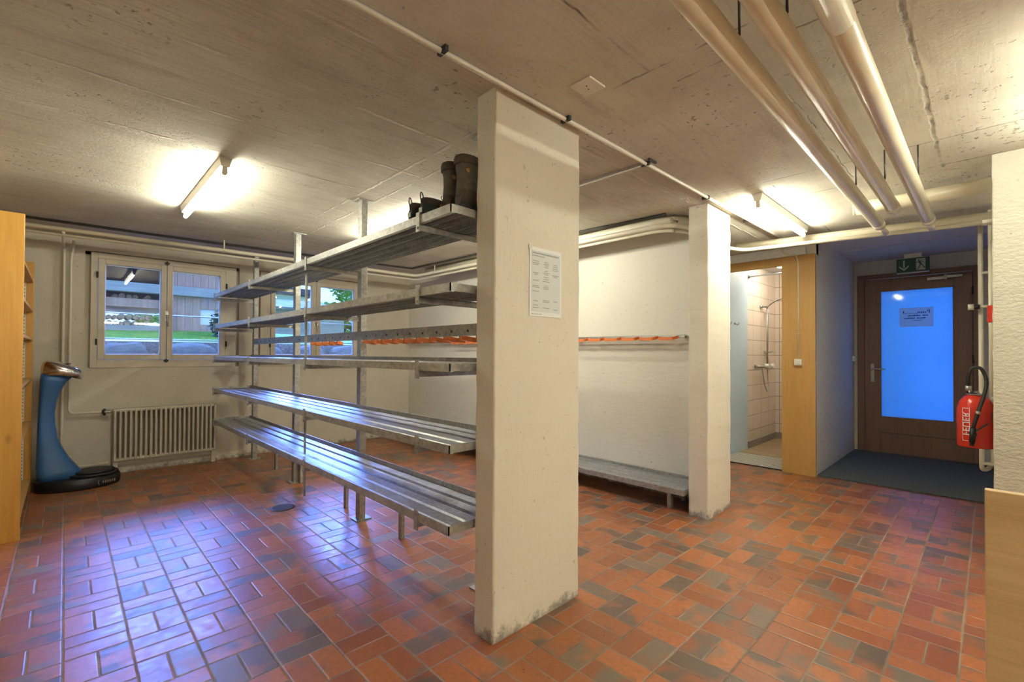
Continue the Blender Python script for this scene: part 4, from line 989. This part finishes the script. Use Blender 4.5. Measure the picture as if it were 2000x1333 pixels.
for lvl, z0, nr in ((0, 1.70, 2), (1, 2.17, 1)):
    for r in range(nr):
        x = .50
        while x < 1.14 and n < 40:
            rr = random.uniform(.035, .052); zc = z0+rr+r*.108
            if lvl == 1 and random.random() < .3: x += 2*rr; continue
            if x+2*rr > 1.16: break
            o = obj('firewood_log', MB().tube([(x+rr, BYN+.18, zc), (x+rr+random.uniform(-.01, .01), BYN+.55, zc)], rr, 7), 'barkend')
            tag(o, 'split firewood log stacked in the open bay of the shed', 'log', 'firewood in the shed'); x += 2*rr+.003; n += 1
# neighbouring house far right
hb = thing('far_house', 'white neighbouring house with dark roof beyond the second window', 'house', (9, 26, 2.4))
obj('house_wall', MB().box(4.0, 9.5, 26, 33, 1.6, 4.35), 'housewall', hb)
obj('roof', MB().prism([(25.2, 4.30), (25.2, 4.62), (29.5, 4.9), (34, 4.6), (34, 4.4)], 'x', 3.6, 9.9), 'slate', hb)
for x in (6.2, 8.9): obj('window', MB().box(x, x+.45, 25.96, 26, 3.1, 3.8), 'slate', hb)
gs = thing('low_grey_shed', 'low shed with pale sloping roof in front of the white house', 'shed', (6, 17, 1.8))
obj('roof', MB().prism([(15.6, 2.62), (15.6, 2.70), (18.6, 3.25), (18.6, 3.17)], 'x', 4.2, 7.3), 'stone', gs)
obj('shed_wall', MB().box(4.4, 7.1, 15.9, 18.4, 1.6, 2.7), 'plankg', gs)
def leafy(name, root, c, r, n, mat, s=.10, cone=False):
    m = MB()
    for i in range(n):
        while True:
            q = Vector((random.uniform(-1, 1), random.uniform(-1, 1), random.uniform(-1, 1)))
            if q.length < 1 and (not cone or math.hypot(q.x, q.y) < .5*(1-q.z)): break
        p = Vector(c)+Vector((q.x*r[0], q.y*r[1], q.z*r[2])); a = Vector((random.gauss(0, 1), random.gauss(0, 1), random.gauss(0, 1))).normalized(); b_, c_ = frame_for(a)
        k_ = s*random.uniform(.6, 1.3); m.add([p-b_*k_, p+c_*k_*.5, p+b_*k_, p-c_*k_*.5], [(0, 1, 2, 3)])
    return obj(name, m, mat, root, fix=False)
tr = thing('garden_tree', 'leafy green tree seen in the right pane of the second window', 'tree', (7.0, 14.5, 1.8))
leafy('crown', tr, (6.75, 14.5, 3.45), (.75, .8, .62), 900, 'leaf', .09)
obj('trunk', MB().tube(smoothpath([(7.0, 14.5, 1.6), (6.95, 14.5, 2.4), (6.8, 14.5, 3.4)], 5), .06, 10), 'bark', tr)
bu = thing('conifer_shrub', 'blue green shrub at the right rim of the left window', 'shrub', (1.98, 8.9, 1.4))
leafy('foliage', bu, (2.02, 9.0, 1.72), (.30, .25, .32), 900, 'conifer', .045)
obj('stem', MB().cyl((2.0, 9.0, 1.35), (2.0, 9.0, 1.75), .02, 8), 'bark', bu)
hg = thing('far_hedge', 'dark hedge line far behind the lawn', 'hedge', (14, 34, 2.5))
leafy('foliage', hg, (15, 36, 3.6), (13, 1.2, 1.6), 2500, 'leaf', .35)
# courtyard outside the door
struct('ground_yard', MB().box(7.62, 14, -4, 5, -.12, -.01), 'concrete')
